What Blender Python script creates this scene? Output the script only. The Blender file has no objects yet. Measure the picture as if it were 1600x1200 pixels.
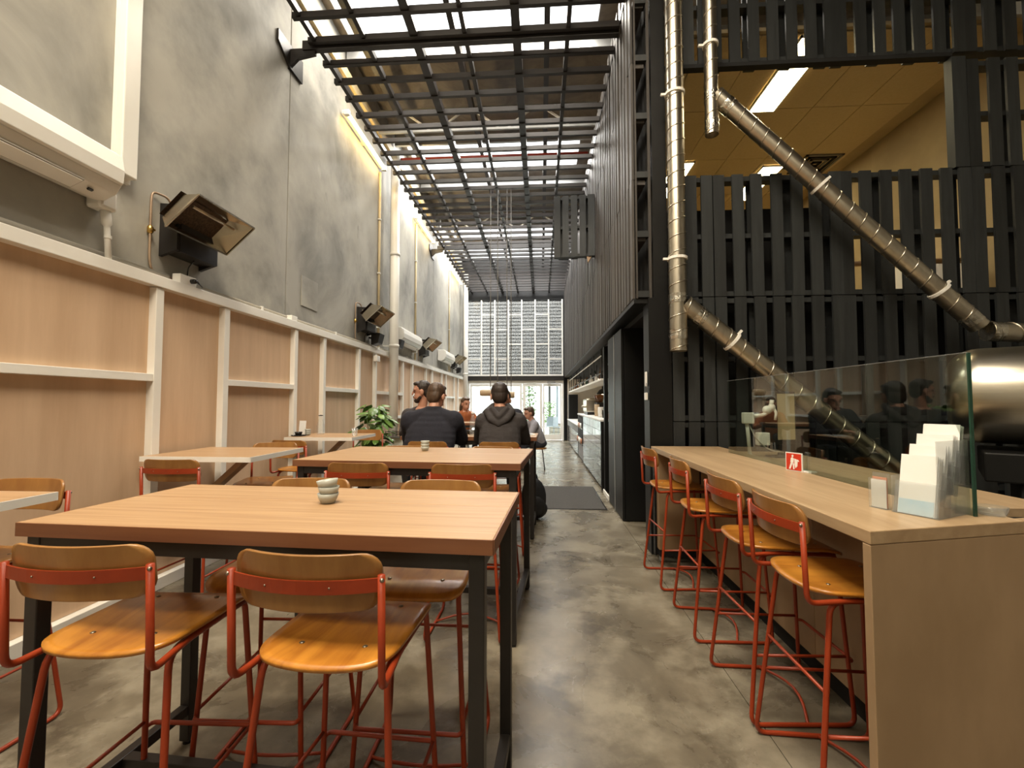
import bpy, math, random
from mathutils import Vector, Matrix
S = bpy.context.scene
COL = S.collection
rad = math.radians
PI = math.pi
RND = random.Random(7)

# ---------------------------------------------------------------- camera
H = 1.4
F = 700.0                                            # focal length in pixels of the 1600 x 1200 frame
VX, VY = 845.0, 630.0                                # vanishing point of the corridor direction (+y)
d = Vector(((VX - 800) / F, -(VY - 600) / F, 1.0)).normalized()
zc = Vector((0, d.z, -d.y)).normalized()
xc = Vector((d.y * zc.z - d.z * zc.y, d.z * zc.x - d.x * zc.z, d.x * zc.y - d.y * zc.x))
if xc.x < 0: xc = -xc
cam_d = bpy.data.cameras.new('camera')
cam = bpy.data.objects.new('camera', cam_d); COL.objects.link(cam)
cam_d.sensor_width = 36.0
cam_d.lens = 36.0 * F / 1600.0
cam_d.clip_start = 0.02; cam_d.clip_end = 200
right = Vector((xc.x, d.x, zc.x)); up = Vector((xc.y, d.y, zc.y)); fwd = Vector((xc.z, d.z, zc.z))
m = Matrix((right, up, -fwd)).transposed().to_4x4()
m.translation = (0, 0, H)
cam.matrix_world = m
S.camera = cam

# ---------------------------------------------------------------- world, lights, exposure
S.view_settings.view_transform = 'Standard'
S.view_settings.look = 'None'
S.view_settings.exposure = 0.62
S.view_settings.gamma = 1.0
S.view_settings.use_curve_mapping = False
W = bpy.data.worlds.new('world'); S.world = W; W.use_nodes = True
bg = W.node_tree.nodes['Background']
bg.inputs[0].default_value = (0.93, 0.97, 1.0, 1); bg.inputs[1].default_value = 7.0

def area(name, loc, sx, sy, power, color, rot=(0, 0, 0)):
    l = bpy.data.lights.new(name, 'AREA'); l.shape = 'RECTANGLE'; l.size = sx; l.size_y = sy
    l.energy = power; l.color = color
    o = bpy.data.objects.new(name, l); COL.objects.link(o); o.location = loc; o.rotation_euler = rot
    return o
SKY_STRIPS = [(-2.9, -1.9), (0.2, 1.3), (5.5, 6.4), (9.3, 10.5), (13.2, 14.8), (15.7, 16.9)]   # translucent roof sheets
SKY_POWER = [150, 400, 200, 330, 360, 160]
SKY_COL = [(1.0, 0.86, 0.66), (1.0, 0.86, 0.66), (1.0, 0.92, 0.80), (1.0, 0.97, 0.92), (1.0, 0.98, 0.95), (1.0, 0.98, 0.95)]
for (y0, y1), pw, sc_ in zip(SKY_STRIPS, SKY_POWER, SKY_COL):
    area('skylight_daylight', (-1.0, (y0 + y1) / 2, 6.93), 3.6, y1 - y0, pw, sc_)

# ---------------------------------------------------------------- materials
def mk(name, c1, c2=None, scale=4.0, stretch=(1, 1, 1), rough=0.5, metal=0.0, bump=0.0, detail=5.0, vary=0.0,
       coat=0.0, lo=0.35, hi=0.65, rough2=None, spec=0.5, trans=0.0, alpha=1.0, ior=1.45, dist=0.0, c3=None, scale3=1.0):
    mt = bpy.data.materials.new(name); mt.use_nodes = True
    nt = mt.node_tree; N = nt.nodes; L = nt.links
    b = N['Principled BSDF']
    b.inputs['Roughness'].default_value = rough; b.inputs['Metallic'].default_value = metal
    b.inputs['Specular IOR Level'].default_value = spec; b.inputs['IOR'].default_value = ior
    b.inputs['Coat Weight'].default_value = coat; b.inputs['Coat Roughness'].default_value = 0.15
    b.inputs['Transmission Weight'].default_value = trans; b.inputs['Alpha'].default_value = alpha
    b.inputs['Base Color'].default_value = (*c1, 1)
    if c2 is None: c2 = tuple(x * 0.86 for x in c1)
    tc = N.new('ShaderNodeTexCoord'); oi = N.new('ShaderNodeObjectInfo')
    mp = N.new('ShaderNodeMapping'); mp.inputs['Scale'].default_value = stretch
    mul = N.new('ShaderNodeMath'); mul.operation = 'MULTIPLY'; mul.inputs[1].default_value = 37.0
    L.new(oi.outputs['Random'], mul.inputs[0])
    add = N.new('ShaderNodeVectorMath'); add.operation = 'ADD'
    L.new(tc.outputs['Object'], add.inputs[0])
    if vary >= 0: L.new(mul.outputs[0], add.inputs[1])
    L.new(add.outputs[0], mp.inputs['Vector'])
    nz = N.new('ShaderNodeTexNoise'); nz.inputs['Scale'].default_value = scale; nz.inputs['Detail'].default_value = detail
    nz.inputs['Roughness'].default_value = 0.6; nz.inputs['Distortion'].default_value = dist
    L.new(mp.outputs[0], nz.inputs['Vector'])
    rp = N.new('ShaderNodeValToRGB')
    rp.color_ramp.elements[0].position = lo; rp.color_ramp.elements[0].color = (*c1, 1)
    rp.color_ramp.elements[1].position = hi; rp.color_ramp.elements[1].color = (*c2, 1)
    L.new(nz.outputs['Fac'], rp.inputs['Fac'])
    out = rp.outputs['Color']
    if c3 is not None:
        n3 = N.new('ShaderNodeTexNoise'); n3.inputs['Scale'].default_value = scale3; n3.inputs['Detail'].default_value = 6.0
        n3.inputs['Roughness'].default_value = 0.65
        L.new(add.outputs[0], n3.inputs['Vector'])
        r3 = N.new('ShaderNodeValToRGB'); r3.color_ramp.elements[0].position = 0.44; r3.color_ramp.elements[1].position = 0.62
        L.new(n3.outputs['Fac'], r3.inputs['Fac'])
        mx3 = N.new('ShaderNodeMix'); mx3.data_type = 'RGBA'
        L.new(r3.outputs['Color'], mx3.inputs['Factor']); L.new(out, mx3.inputs['A']); mx3.inputs['B'].default_value = (*c3, 1)
        out = mx3.outputs['Result']
    if vary > 0:
        mr = N.new('ShaderNodeMapRange'); mr.inputs['To Min'].default_value = 1 - vary; mr.inputs['To Max'].default_value = 1 + vary
        L.new(oi.outputs['Random'], mr.inputs['Value'])
        hs = N.new('ShaderNodeHueSaturation'); L.new(mr.outputs[0], hs.inputs['Value']); L.new(out, hs.inputs['Color'])
        out = hs.outputs['Color']
    L.new(out, b.inputs['Base Color'])
    if rough2 is not None:
        mr2 = N.new('ShaderNodeMapRange'); mr2.inputs['To Min'].default_value = rough; mr2.inputs['To Max'].default_value = rough2
        L.new(nz.outputs['Fac'], mr2.inputs['Value']); L.new(mr2.outputs[0], b.inputs['Roughness'])
    if bump:
        bp = N.new('ShaderNodeBump'); bp.inputs['Strength'].default_value = bump; bp.inputs['Distance'].default_value = 0.01
        L.new(nz.outputs['Fac'], bp.inputs['Height']); L.new(bp.outputs[0], b.inputs['Normal'])
    return mt

def emit(name, col, strength):
    mt = bpy.data.materials.new(name); mt.use_nodes = True
    b = mt.node_tree.nodes['Principled BSDF']
    b.inputs['Base Color'].default_value = (*col, 1)
    b.inputs['Emission Color'].default_value = (*col, 1); b.inputs['Emission Strength'].default_value = strength
    return mt

def clear(name, tint, refl=1.0, rough=0.0, haze=0.0, haze_col=(1, 1, 1)):
    """thin sheet of glass or plastic: transparent, Fresnel reflection, optional milky part"""
    mt = bpy.data.materials.new(name); mt.use_nodes = True
    nt = mt.node_tree; N = nt.nodes; L = nt.links
    for n in list(N): N.remove(n)
    o = N.new('ShaderNodeOutputMaterial'); t = N.new('ShaderNodeBsdfTransparent'); t.inputs[0].default_value = (*tint, 1)
    g = N.new('ShaderNodeBsdfGlossy'); g.inputs['Roughness'].default_value = rough
    fr = N.new('ShaderNodeLayerWeight'); fr.inputs[0].default_value = 0.5
    pw = N.new('ShaderNodeMath'); pw.operation = 'POWER'; pw.inputs[1].default_value = 4.5
    L.new(fr.outputs['Facing'], pw.inputs[0])
    ml = N.new('ShaderNodeMath'); ml.operation = 'MULTIPLY_ADD'; ml.inputs[1].default_value = 0.9 * refl; ml.inputs[2].default_value = 0.04 * refl
    L.new(pw.outputs[0], ml.inputs[0])
    mx = N.new('ShaderNodeMixShader'); L.new(ml.outputs[0], mx.inputs[0]); L.new(t.outputs[0], mx.inputs[1]); L.new(g.outputs[0], mx.inputs[2])
    last = mx
    if haze > 0:
        df = N.new('ShaderNodeBsdfTranslucent'); df.inputs[0].default_value = (*haze_col, 1)
        d2 = N.new('ShaderNodeBsdfDiffuse'); d2.inputs[0].default_value = (*haze_col, 1)
        a = N.new('ShaderNodeMixShader'); a.inputs[0].default_value = 0.5; L.new(df.outputs[0], a.inputs[1]); L.new(d2.outputs[0], a.inputs[2])
        m2 = N.new('ShaderNodeMixShader'); m2.inputs[0].default_value = haze
        L.new(mx.outputs[0], m2.inputs[1]); L.new(a.outputs[0], m2.inputs[2]); last = m2
    L.new(last.outputs[0], o.inputs[0])
    return mt

M = {}
M['floor'] = mk('concrete_floor', (0.150, 0.126, 0.088), (0.070, 0.058, 0.040), 2.0, rough=0.42, rough2=0.14, detail=14, vary=-1, lo=0.36, hi=0.62, c3=(0.225, 0.197, 0.145), scale3=2.6, bump=0.05, dist=0.6)
M['concrete'] = mk('concrete_wall', (0.34, 0.325, 0.285), (0.20, 0.195, 0.175), 0.9, (1, 1, 0.8), rough=0.75, detail=10, vary=-1, lo=0.39, hi=0.61, dist=0.8, c3=(0.40, 0.38, 0.325), scale3=0.55, bump=0.05)
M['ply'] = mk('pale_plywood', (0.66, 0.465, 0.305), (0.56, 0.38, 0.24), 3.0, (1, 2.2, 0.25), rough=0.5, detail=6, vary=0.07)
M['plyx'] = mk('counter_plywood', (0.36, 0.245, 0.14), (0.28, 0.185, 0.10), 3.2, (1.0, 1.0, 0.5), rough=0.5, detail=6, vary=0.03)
M['white'] = mk('white_paint', (0.84, 0.82, 0.76), (0.79, 0.77, 0.71), 3, rough=0.45)
M['cream'] = mk('cream_plastic', (0.76, 0.74, 0.68), (0.72, 0.70, 0.64), 2, rough=0.35)
M['creamd'] = mk('cream_plastic_slots', (0.38, 0.35, 0.29), None, 2, rough=0.45)
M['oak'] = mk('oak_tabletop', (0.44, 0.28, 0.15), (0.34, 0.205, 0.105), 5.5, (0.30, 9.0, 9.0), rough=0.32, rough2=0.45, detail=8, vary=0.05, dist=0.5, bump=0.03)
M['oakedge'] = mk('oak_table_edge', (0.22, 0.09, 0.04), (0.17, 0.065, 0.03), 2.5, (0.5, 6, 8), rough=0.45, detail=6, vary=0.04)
M['bench'] = mk('oak_counter_top', (0.42, 0.295, 0.17), (0.33, 0.22, 0.12), 2.4, (6.0, 0.5, 6.0), rough=0.28, rough2=0.45, detail=8, vary=-1, dist=0.4)
M['seat'] = mk('lacquered_seat_ply', (0.52, 0.22, 0.030), (0.33, 0.115, 0.014), 3.0, (4.0, 0.8, 2.0), rough=0.3, detail=7, vary=0.08, dist=1.2, coat=0.25)
M['backply'] = mk('lacquered_back_ply', (0.34, 0.165, 0.045), (0.25, 0.11, 0.028), 3.0, (5.0, 5.0, 0.8), rough=0.32, detail=7, vary=0.08, coat=0.25)
M['red'] = mk('orange_red_steel', (0.30, 0.038, 0.009), (0.24, 0.030, 0.007), 8, rough=0.38)
M['screw'] = mk('steel_screw', (0.34, 0.30, 0.24), None, 8, rough=0.3, metal=0.9)
M['blacksteel'] = mk('black_steel', (0.016, 0.014, 0.013), (0.022, 0.019, 0.017), 6, rough=0.42)
M['blackwood'] = mk('black_stained_timber', (0.014, 0.016, 0.0165), (0.022, 0.0245, 0.025), 4.0, (6, 6, 0.5), rough=0.55, detail=6, vary=0.28, bump=0.12)
M['daylitwood'] = mk('daylit_black_timber', (0.036, 0.031, 0.027), (0.056, 0.048, 0.041), 4.0, (6, 6, 0.5), rough=0.6, detail=6, vary=0.30, bump=0.12)  # same black timber made paler: daylight on the corridor side put into the colour
M['darkgrid'] = mk('dark_trellis_timber', (0.013, 0.010, 0.009), (0.020, 0.016, 0.014), 4.0, (0.6, 6, 6), rough=0.42, detail=5, vary=0.2)
M['blackpaint'] = mk('black_panel_paint', (0.006, 0.006, 0.006), (0.009, 0.009, 0.0085), 1.5, rough=0.45, spec=0.25)
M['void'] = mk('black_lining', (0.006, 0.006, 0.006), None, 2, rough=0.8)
M['galv'] = mk('galvanised_duct', (0.62, 0.57, 0.47), (0.42, 0.38, 0.31), 7, (1, 1, 0.4), rough=0.22, rough2=0.40, metal=1.0, detail=6)
M['tape'] = mk('foil_tape', (0.75, 0.72, 0.65), (0.5, 0.48, 0.42), 30, rough=0.2, metal=1.0, bump=0.5)
M['stainless'] = mk('brushed_stainless', (0.60, 0.56, 0.47), (0.54, 0.50, 0.42), 3, (0.4, 30, 30), rough=0.28, metal=1.0, detail=3)
M['reflector'] = mk('heater_reflector', (0.62, 0.55, 0.43), (0.50, 0.44, 0.34), 3, rough=0.25, metal=1.0)
M['mesh'] = mk('heater_grille', (0.05, 0.035, 0.025), (0.12, 0.08, 0.05), 60, rough=0.5, metal=0.5)
M['sarking'] = mk('roof_sarking', (0.18, 0.15, 0.115), (0.10, 0.08, 0.06), 2.5, (1, 1, 1), rough=0.5, detail=8, vary=0.12, dist=1.0, bump=0.4)
M['purlin'] = mk('galvanised_purlin', (0.42, 0.42, 0.41), (0.33, 0.33, 0.32), 3, rough=0.4, metal=0.6)
M['redpipe'] = mk('red_sprinkler_pipe', (0.28, 0.035, 0.02), None, 4, rough=0.4)
M['officeceil'] = mk('office_ceiling_tile', (0.62, 0.50, 0.29), (0.58, 0.46, 0.26), 40, rough=0.8, vary=0.02)
M['officewall'] = mk('office_wall', (0.48, 0.38, 0.22), (0.40, 0.31, 0.18), 1.5, rough=0.8)
M['paper'] = mk('white_card', (0.80, 0.79, 0.76), (0.76, 0.75, 0.72), 2, rough=0.5)
M['bluecard'] = mk('pale_blue_print', (0.45, 0.62, 0.74), (0.62, 0.72, 0.78), 9, rough=0.5)
M['bowl'] = mk('grey_glaze', (0.42, 0.43, 0.38), (0.37, 0.375, 0.33), 12, rough=0.3)
M['blackglaze'] = mk('black_glaze', (0.012, 0.012, 0.012), None, 6, rough=0.25)
M['leaf'] = mk('leaf_green', (0.075, 0.16, 0.03), (0.16, 0.27, 0.06), 6, rough=0.35, vary=0.35)
M['stem'] = mk('green_stem', (0.10, 0.15, 0.04), None, 6, rough=0.5)
M['soil'] = mk('soil_and_gap_shade', (0.03, 0.02, 0.012), None, 30, rough=0.9, bump=0.5)
M['mat'] = mk('rubber_backed_mat', (0.055, 0.05, 0.043), (0.035, 0.032, 0.028), 40, rough=0.85, bump=0.4)
M['glass'] = clear('clear_glass', (0.90, 0.94, 0.91), 1.0)
M['screen'] = clear('counter_screen_glass', (0.80, 0.86, 0.82), 1.5)
M['glassedge'] = mk('green_glass_edge', (0.02, 0.06, 0.04), None, 5, rough=0.15)
M['acrylic'] = clear('clear_acrylic', (0.93, 0.95, 0.95), 1.0, 0.05, 0.10)
M['poly'] = clear('ribbed_polycarbonate', (0.67, 0.68, 0.68), 0.5, 0.2, 0.08, (0.5, 0.52, 0.52))
M['sheet'] = clear('translucent_roof_sheet', (0.7, 0.7, 0.7), 0.5, 0.2, 0.5, (0.9, 0.9, 0.88))
M['navy'] = mk('navy_knit', (0.010, 0.010, 0.017), (0.014, 0.014, 0.022), 60, rough=0.9, bump=0.15)
M['charcoal'] = mk('charcoal_fleece', (0.034, 0.029, 0.029), (0.044, 0.038, 0.038), 9, (1, 1, 2.2), rough=0.9, bump=0.9, detail=3)
M['greyshirt'] = mk('grey_shirt', (0.22, 0.21, 0.23), (0.27, 0.26, 0.28), 30, rough=0.85)
M['rust'] = mk('rust_top', (0.36, 0.11, 0.035), (0.30, 0.09, 0.03), 30, rough=0.85)
M['denim'] = mk('dark_denim', (0.022, 0.024, 0.032), (0.03, 0.033, 0.043), 60, rough=0.9)
M['skin'] = mk('skin', (0.52, 0.27, 0.18), (0.46, 0.225, 0.15), 10, rough=0.5)
M['hairb'] = mk('brown_hair', (0.085, 0.048, 0.026), (0.05, 0.028, 0.015), 40, (1, 1, 0.3), rough=0.5, bump=0.6)
M['hairk'] = mk('dark_hair', (0.032, 0.020, 0.014), (0.018, 0.012, 0.009), 40, (1, 1, 0.3), rough=0.5, bump=0.6)
M['eye'] = mk('eye', (0.05, 0.03, 0.02), None, 5, rough=0.2)
M['lip'] = mk('lip', (0.36, 0.13, 0.10), None, 9, rough=0.45)
M['shoe'] = mk('dark_shoe', (0.02, 0.018, 0.016), None, 9, rough=0.5)
M['bag'] = mk('black_nylon', (0.014, 0.014, 0.016), (0.022, 0.022, 0.024), 20, rough=0.6)
M['tile'] = mk('glossy_black_tile', (0.020, 0.022, 0.025), (0.03, 0.032, 0.035), 3, rough=0.10, vary=0.35)
M['grout'] = mk('pale_grout', (0.25, 0.25, 0.25), None, 9, rough=0.8)
M['brass'] = mk('brass', (0.65, 0.42, 0.12), None, 9, rough=0.3, metal=1.0)
M['copper'] = mk('copper_tube', (0.42, 0.30, 0.20), (0.32, 0.23, 0.16), 6, rough=0.45, metal=0.5)
M['ledge'] = mk('cream_timber', (0.58, 0.47, 0.28), (0.50, 0.40, 0.23), 3, rough=0.6)
M['pendant'] = mk('turned_timber_shade', (0.55, 0.42, 0.27), (0.42, 0.30, 0.18), 4, (0.5, 6, 6), rough=0.5)
M['cord'] = mk('grey_cord', (0.20, 0.19, 0.17), None, 9, rough=0.6)
M['signred'] = mk('red_sign_print', (0.60, 0.045, 0.02), None, 4, rough=0.4)
M['bottleg'] = mk('dark_green_bottle', (0.02, 0.05, 0.025), None, 4, rough=0.1)
M['bottleb'] = mk('amber_bottle', (0.16, 0.06, 0.015), None, 4, rough=0.1)
M['kitchen'] = mk('kitchen_white', (0.78, 0.70, 0.58), None, 3, rough=0.6)
M['terra'] = mk('terracotta_crockery', (0.45, 0.20, 0.11), None, 5, rough=0.5)
M['outwall'] = mk('pale_weatherboard', (0.62, 0.62, 0.60), (0.55, 0.55, 0.53), 3, rough=0.7)
M['outboard'] = mk('grey_weatherboard', (0.40, 0.37, 0.33), (0.32, 0.29, 0.26), 3, (0.4, 5, 5), rough=0.7, vary=0.12)
M['outground'] = mk('outdoor_paving', (0.50, 0.49, 0.46), (0.42, 0.41, 0.39), 2, rough=0.8)
M['outgrey'] = mk('galvanised_outdoor_chair', (0.25, 0.28, 0.31), None, 5, rough=0.5)
M['crate'] = mk('pale_planter_timber', (0.50, 0.44, 0.36), (0.42, 0.36, 0.29), 4, (0.5, 5, 5), rough=0.7)
M['tube'] = emit('fluorescent_tube', (1.0, 0.70, 0.27), 28.0)
M['troffer'] = emit('office_light_diffuser', (1.0, 0.84, 0.50), 13.0)
M['pendglow'] = emit('pendant_glow', (1.0, 0.86, 0.62), 3.0)
M['bulb'] = emit('bar_bulb', (1.0, 0.85, 0.6), 8.0)

# ---------------------------------------------------------------- mesh helpers
class MB:
    def __init__(s): s.v = []; s.f = []
    def quad(s, a, b, c, e): i = len(s.v); s.v += [tuple(a), tuple(b), tuple(c), tuple(e)]; s.f.append((i, i + 1, i + 2, i + 3)); return s
    def box(s, x0, x1, y0, y1, z0, z1, T=None):
        i = len(s.v)
        c = [Vector((x, y, z)) for x in (x0, x1) for y in (y0, y1) for z in (z0, z1)]
        if T is not None: c = [T @ p for p in c]
        s.v += [tuple(p) for p in c]
        s.f += [tuple(i + k for k in q) for q in ((0, 1, 3, 2), (4, 6, 7, 5), (0, 4, 5, 1), (2, 3, 7, 6), (0, 2, 6, 4), (1, 5, 7, 3))]
        return s
    def bar(s, p, q, w, h, upv=(0, 0, 1)):
        p = Vector(p); q = Vector(q); t = (q - p).normalized(); u = Vector(upv)
        sd = t.cross(u)
        if sd.length < 1e-4: sd = t.cross(Vector((1, 0, 0)))
        sd.normalize(); u = sd.cross(t)
        i = len(s.v)
        for e in (p, q):
            for a, b in ((-1, -1), (1, -1), (1, 1), (-1, 1)):
                s.v.append(tuple(e + sd * (a * w / 2) + u * (b * h / 2)))
        s.f += [(i, i + 3, i + 2, i + 1), (i + 4, i + 5, i + 6, i + 7)] + [(i + k, i + (k + 1) % 4, i + 4 + (k + 1) % 4, i + 4 + k) for k in range(4)]
        return s
    def tube(s, pts, r, n=8, closed=False, cap=True):
        pts = [Vector(p) for p in pts]; i0 = len(s.v); m_ = len(pts)
        t0 = (pts[1] - pts[0]).normalized()
        ref = Vector((0, 0, 1)) if abs(t0.z) < 0.9 else Vector((1, 0, 0))
        nrm = t0.cross(ref).normalized()
        for k in range(m_):
            if closed: t = (pts[(k + 1) % m_] - pts[k - 1]).normalized()
            else: t = (pts[min(k + 1, m_ - 1)] - pts[max(k - 1, 0)]).normalized()
            nrm = (nrm - t * nrm.dot(t)).normalized(); bn = t.cross(nrm)
            rr = r[k] if isinstance(r, (list, tuple)) else r
            for j in range(n):
                a = 2 * PI * j / n
                s.v.append(tuple(pts[k] + nrm * (rr * math.cos(a)) + bn * (rr * math.sin(a))))
        for k in range(m_ if closed else m_ - 1):
            a = i0 + k * n; b = i0 + ((k + 1) % m_) * n
            for j in range(n): s.f.append((a + j, a + (j + 1) % n, b + (j + 1) % n, b + j))
        if cap and not closed:
            s.f.append(tuple(i0 + j for j in reversed(range(n)))); s.f.append(tuple(i0 + (m_ - 1) * n + j for j in range(n)))
        return s
    def lathe(s, prof, n=20, c=(0, 0, 0), T=None):
        i0 = len(s.v); c = Vector(c)
        for r, z in prof:
            for j in range(n):
                a = 2 * PI * j / n; p = Vector((r * math.cos(a), r * math.sin(a), z))
                if T is not None: p = T @ p
                s.v.append(tuple(p + c))
        for k in range(len(prof) - 1):
            for j in range(n):
                s.f.append((i0 + k * n + j, i0 + k * n + (j + 1) % n, i0 + (k + 1) * n + (j + 1) % n, i0 + (k + 1) * n + j))
        if prof[0][0] > 1e-5: s.f.append(tuple(i0 + j for j in reversed(range(n))))
        if prof[-1][0] > 1e-5: s.f.append(tuple(i0 + (len(prof) - 1) * n + j for j in range(n)))
        return s
    def prism(s, poly, a0, a1, axis='y'):
        """poly: 2-d outline (counter-clockwise), extruded along axis"""
        i = len(s.v); n = len(poly)
        for a in (a0, a1):
            for u, w in poly:
                s.v.append({'y': (u, a, w), 'x': (a, u, w), 'z': (u, w, a)}[axis])
        s.f.append(tuple(i + k for k in range(n))); s.f.append(tuple(i + n + k for k in reversed(range(n))))
        for k in range(n): s.f.append((i + (k + 1) % n, i + k, i + n + k, i + n + (k + 1) % n))
        return s
    def ell(s, c, r, T=None, nu=14, nv=9):
        prof = [(math.sin(PI * k / nv), -math.cos(PI * k / nv)) for k in range(nv + 1)]
        i0 = len(s.v); c = Vector(c)
        for k, (pr, pz) in enumerate(prof):
            for j in range(nu):
                a = 2 * PI * j / nu
                p = Vector((pr * math.cos(a) * r[0], pr * math.sin(a) * r[1], pz * r[2]))
                if T is not None: p = T @ p
                s.v.append(tuple(p + c))
        for k in range(nv):
            for j in range(nu):
                s.f.append((i0 + k * nu + j, i0 + k * nu + (j + 1) % nu, i0 + (k + 1) * nu + (j + 1) % nu, i0 + (k + 1) * nu + j))
        return s
    def cone(s, p, q, r0, r1, nu=12):
        """tapered limb with round ends"""
        p = Vector(p); q = Vector(q); L_ = (q - p).length; t = (q - p).normalized()
        T = t.to_track_quat('Z', 'Y').to_matrix()
        prof = [(r0 * math.sin(a), -r0 * math.cos(a)) for a in [PI / 2 * k / 4 for k in range(5)]]
        prof += [(r1 * math.cos(a), L_ + r1 * math.sin(a)) for a in [PI / 2 * k / 4 for k in range(5)]]
        i0 = len(s.v)
        for pr, pz in prof:
            for j in range(nu):
                a = 2 * PI * j / nu
                s.v.append(tuple(p + T @ Vector((pr * math.cos(a), pr * math.sin(a), pz))))
        for k in range(len(prof) - 1):
            for j in range(nu):
                s.f.append((i0 + k * nu + j, i0 + k * nu + (j + 1) % nu, i0 + (k + 1) * nu + (j + 1) % nu, i0 + (k + 1) * nu + j))
        return s
    def mesh(s, name, mat, smooth=False):
        me = bpy.data.meshes.new(name); me.from_pydata(s.v, [], s.f)
        if smooth: me.polygons.foreach_set('use_smooth', [True] * len(me.polygons))
        me.materials.append(M[mat]); me.update()
        return me
    def build(s, name, mat, parent=None, smooth=False, bevel=0.0, loc=None):
        o = bpy.data.objects.new(name, s.mesh(name, mat, smooth)); COL.objects.link(o)
        if parent is not None: o.parent = parent
        if loc is not None: o.location = loc
        if bevel:
            b = o.modifiers.new('bevel', 'BEVEL'); b.width = bevel; b.segments = 2; b.limit_method = 'ANGLE'
        return o

def inst(name, me, parent, loc=(0, 0, 0), rot=(0, 0, 0), scale=(1, 1, 1)):
    o = bpy.data.objects.new(name, me); COL.objects.link(o); o.parent = parent
    o.location = loc; o.rotation_euler = rot; o.scale = scale
    return o

def rnd(pts, r, n=5, closed=False):
    """round the corners of a polyline"""
    pts = [Vector(p) for p in pts]; out = []
    m_ = len(pts)
    for k, p in enumerate(pts):
        if not closed and k in (0, m_ - 1): out.append(p); continue
        a = (pts[k - 1] - p); b = (pts[(k + 1) % m_] - p)
        q = min(r, a.length * 0.48, b.length * 0.48)
        A = p + a.normalized() * q; B = p + b.normalized() * q
        for j in range(n + 1):
            t = j / n; out.append(A * (1 - t) ** 2 + p * (2 * t * (1 - t)) + B * t * t)
    return out

def tag(o, label, cat, group=None):
    o['label'] = label; o['category'] = cat
    if group: o['group'] = group
    return o
def thing(name, label, cat, loc=(0, 0, 0), rz=0.0, group=None):
    o = bpy.data.objects.new(name, None); COL.objects.link(o); o.empty_display_size = 0.1
    o.location = loc; o.rotation_euler = (0, 0, rz)
    return tag(o, label, cat, group)
def struct(o, label=None):
    o['kind'] = 'structure'
    if label: o['label'] = label
    return o
def copy_tree(o, parent=None):
    c = o.copy(); COL.objects.link(c); c.parent = parent
    for ch in list(o.children): copy_tree(ch, c)
    return c
def dup(root, loc, rz, label, group=None):
    c = copy_tree(root); c.location = loc; c.rotation_euler = (0, 0, rz); c['label'] = label
    if group: c['group'] = group
    return c
def box(name, mat, x0, x1, y0, y1, z0, z1, parent=None, bevel=0.0):
    """box whose origin is its base centre, so object textures follow the piece"""
    cx, cy = (x0 + x1) / 2, (y0 + y1) / 2
    return MB().box(x0 - cx, x1 - cx, y0 - cy, y1 - cy, 0, z1 - z0).build(name, mat, parent, bevel=bevel, loc=(cx, cy, z0))

# ================================================================ SETTING
# ---- floor: poured slabs with control joints
floor = struct(MB().box(-3.15, 6.0, -3.6, 17.15, -0.14, -0.012).build('floor', 'grout'), 'stained polished concrete floor of the cafe')
xb = [-3.15, 0.96, 6.0]; yb = [-3.6, 3.95, 9.6, 17.15]
for i in range(2):
    for j in range(3):
        MB().box(xb[i] + 0.002, xb[i + 1] - 0.002, yb[j] + 0.002, yb[j + 1] - 0.002, -0.03, 0).build('slab', 'floor', floor)

# ---- left wall
WX = -2.98
wl = struct(MB().box(-3.3, -3.03, -3.6, 17.2, 0, 7.1).build('wall_left', 'concrete'), 'tall grey concrete panel wall with plywood wainscot')
cy = [-3.6, 0.6, 5.02, 8.62, 12.2, 17.2]
for a, b in zip(cy, cy[1:]):
    MB().box(-3.04, WX, a + 0.007, b - 0.007, 0.0, 6.35).build('concrete_panel', 'concrete', wl, bevel=0.006)
MB().box(-3.04, -2.93, -3.6, 17.2, 6.35, 6.5).build('timber_plate', 'ledge', wl)
wn = struct(MB().box(WX + 0.001, WX + 0.004, -3.5, 16.9, 0.0, 2.27).build('wall_lining', 'concrete'), 'plywood wainscot with white battens along the concrete wall')
posts = [-2.5, -1.33, -0.6, 0.55, 1.25, 1.98, 3.18, 3.91, 5.08, 5.78, 6.93, 7.65, 9.2, 9.9, 11.1, 11.75, 12.9, 13.5, 14.8, 15.5, 16.75]
PXF = -2.925
for k, (a, b) in enumerate(zip(posts, posts[1:])):
    box('plywood_panel', 'ply', WX + 0.002, PXF, a + 0.012, b - 0.012, 0.09, 2.28, wn)
    if b - a > 0.9:
        zs = (1.59,) if b < 8 else (1.59, 1.12)
        for z in zs: box('mid_rail', 'white', PXF + 0.001, -2.872, a + 0.034, b - 0.034, z - 0.028, z + 0.028, wn, bevel=0.003)
for y in posts: box('post', 'white', PXF - 0.02, -2.868, y - 0.034, y + 0.034, 0.09, 2.27, wn, bevel=0.003)
box('top_rail', 'white', WX + 0.002, -2.855, -3.5, 16.9, 2.275, 2.36, wn, bevel=0.004)
box('skirting', 'white', WX + 0.002, -2.866, -3.5, 16.9, 0.0, 0.088, wn, bevel=0.003)
# cast-in repair marks and blow holes on the concrete
for (y, z, a, b) in ((5.75, 4.55, 0.05, 0.14), (5.95, 4.25, 0.04, 0.09), (5.3, 4.7, 0.02, 0.07), (7.05, 4.2, 0.04, 0.12), (7.15, 3.8, 0.03, 0.08), (9.1, 4.5, 0.04, 0.16), (9.2, 4.0, 0.03, 0.1)):
    MB().ell((0, 0, 0), (0.003, a, b), nu=8, nv=6).build('repair_patch', 'concrete', wl, loc=(WX, y, z))
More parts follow.
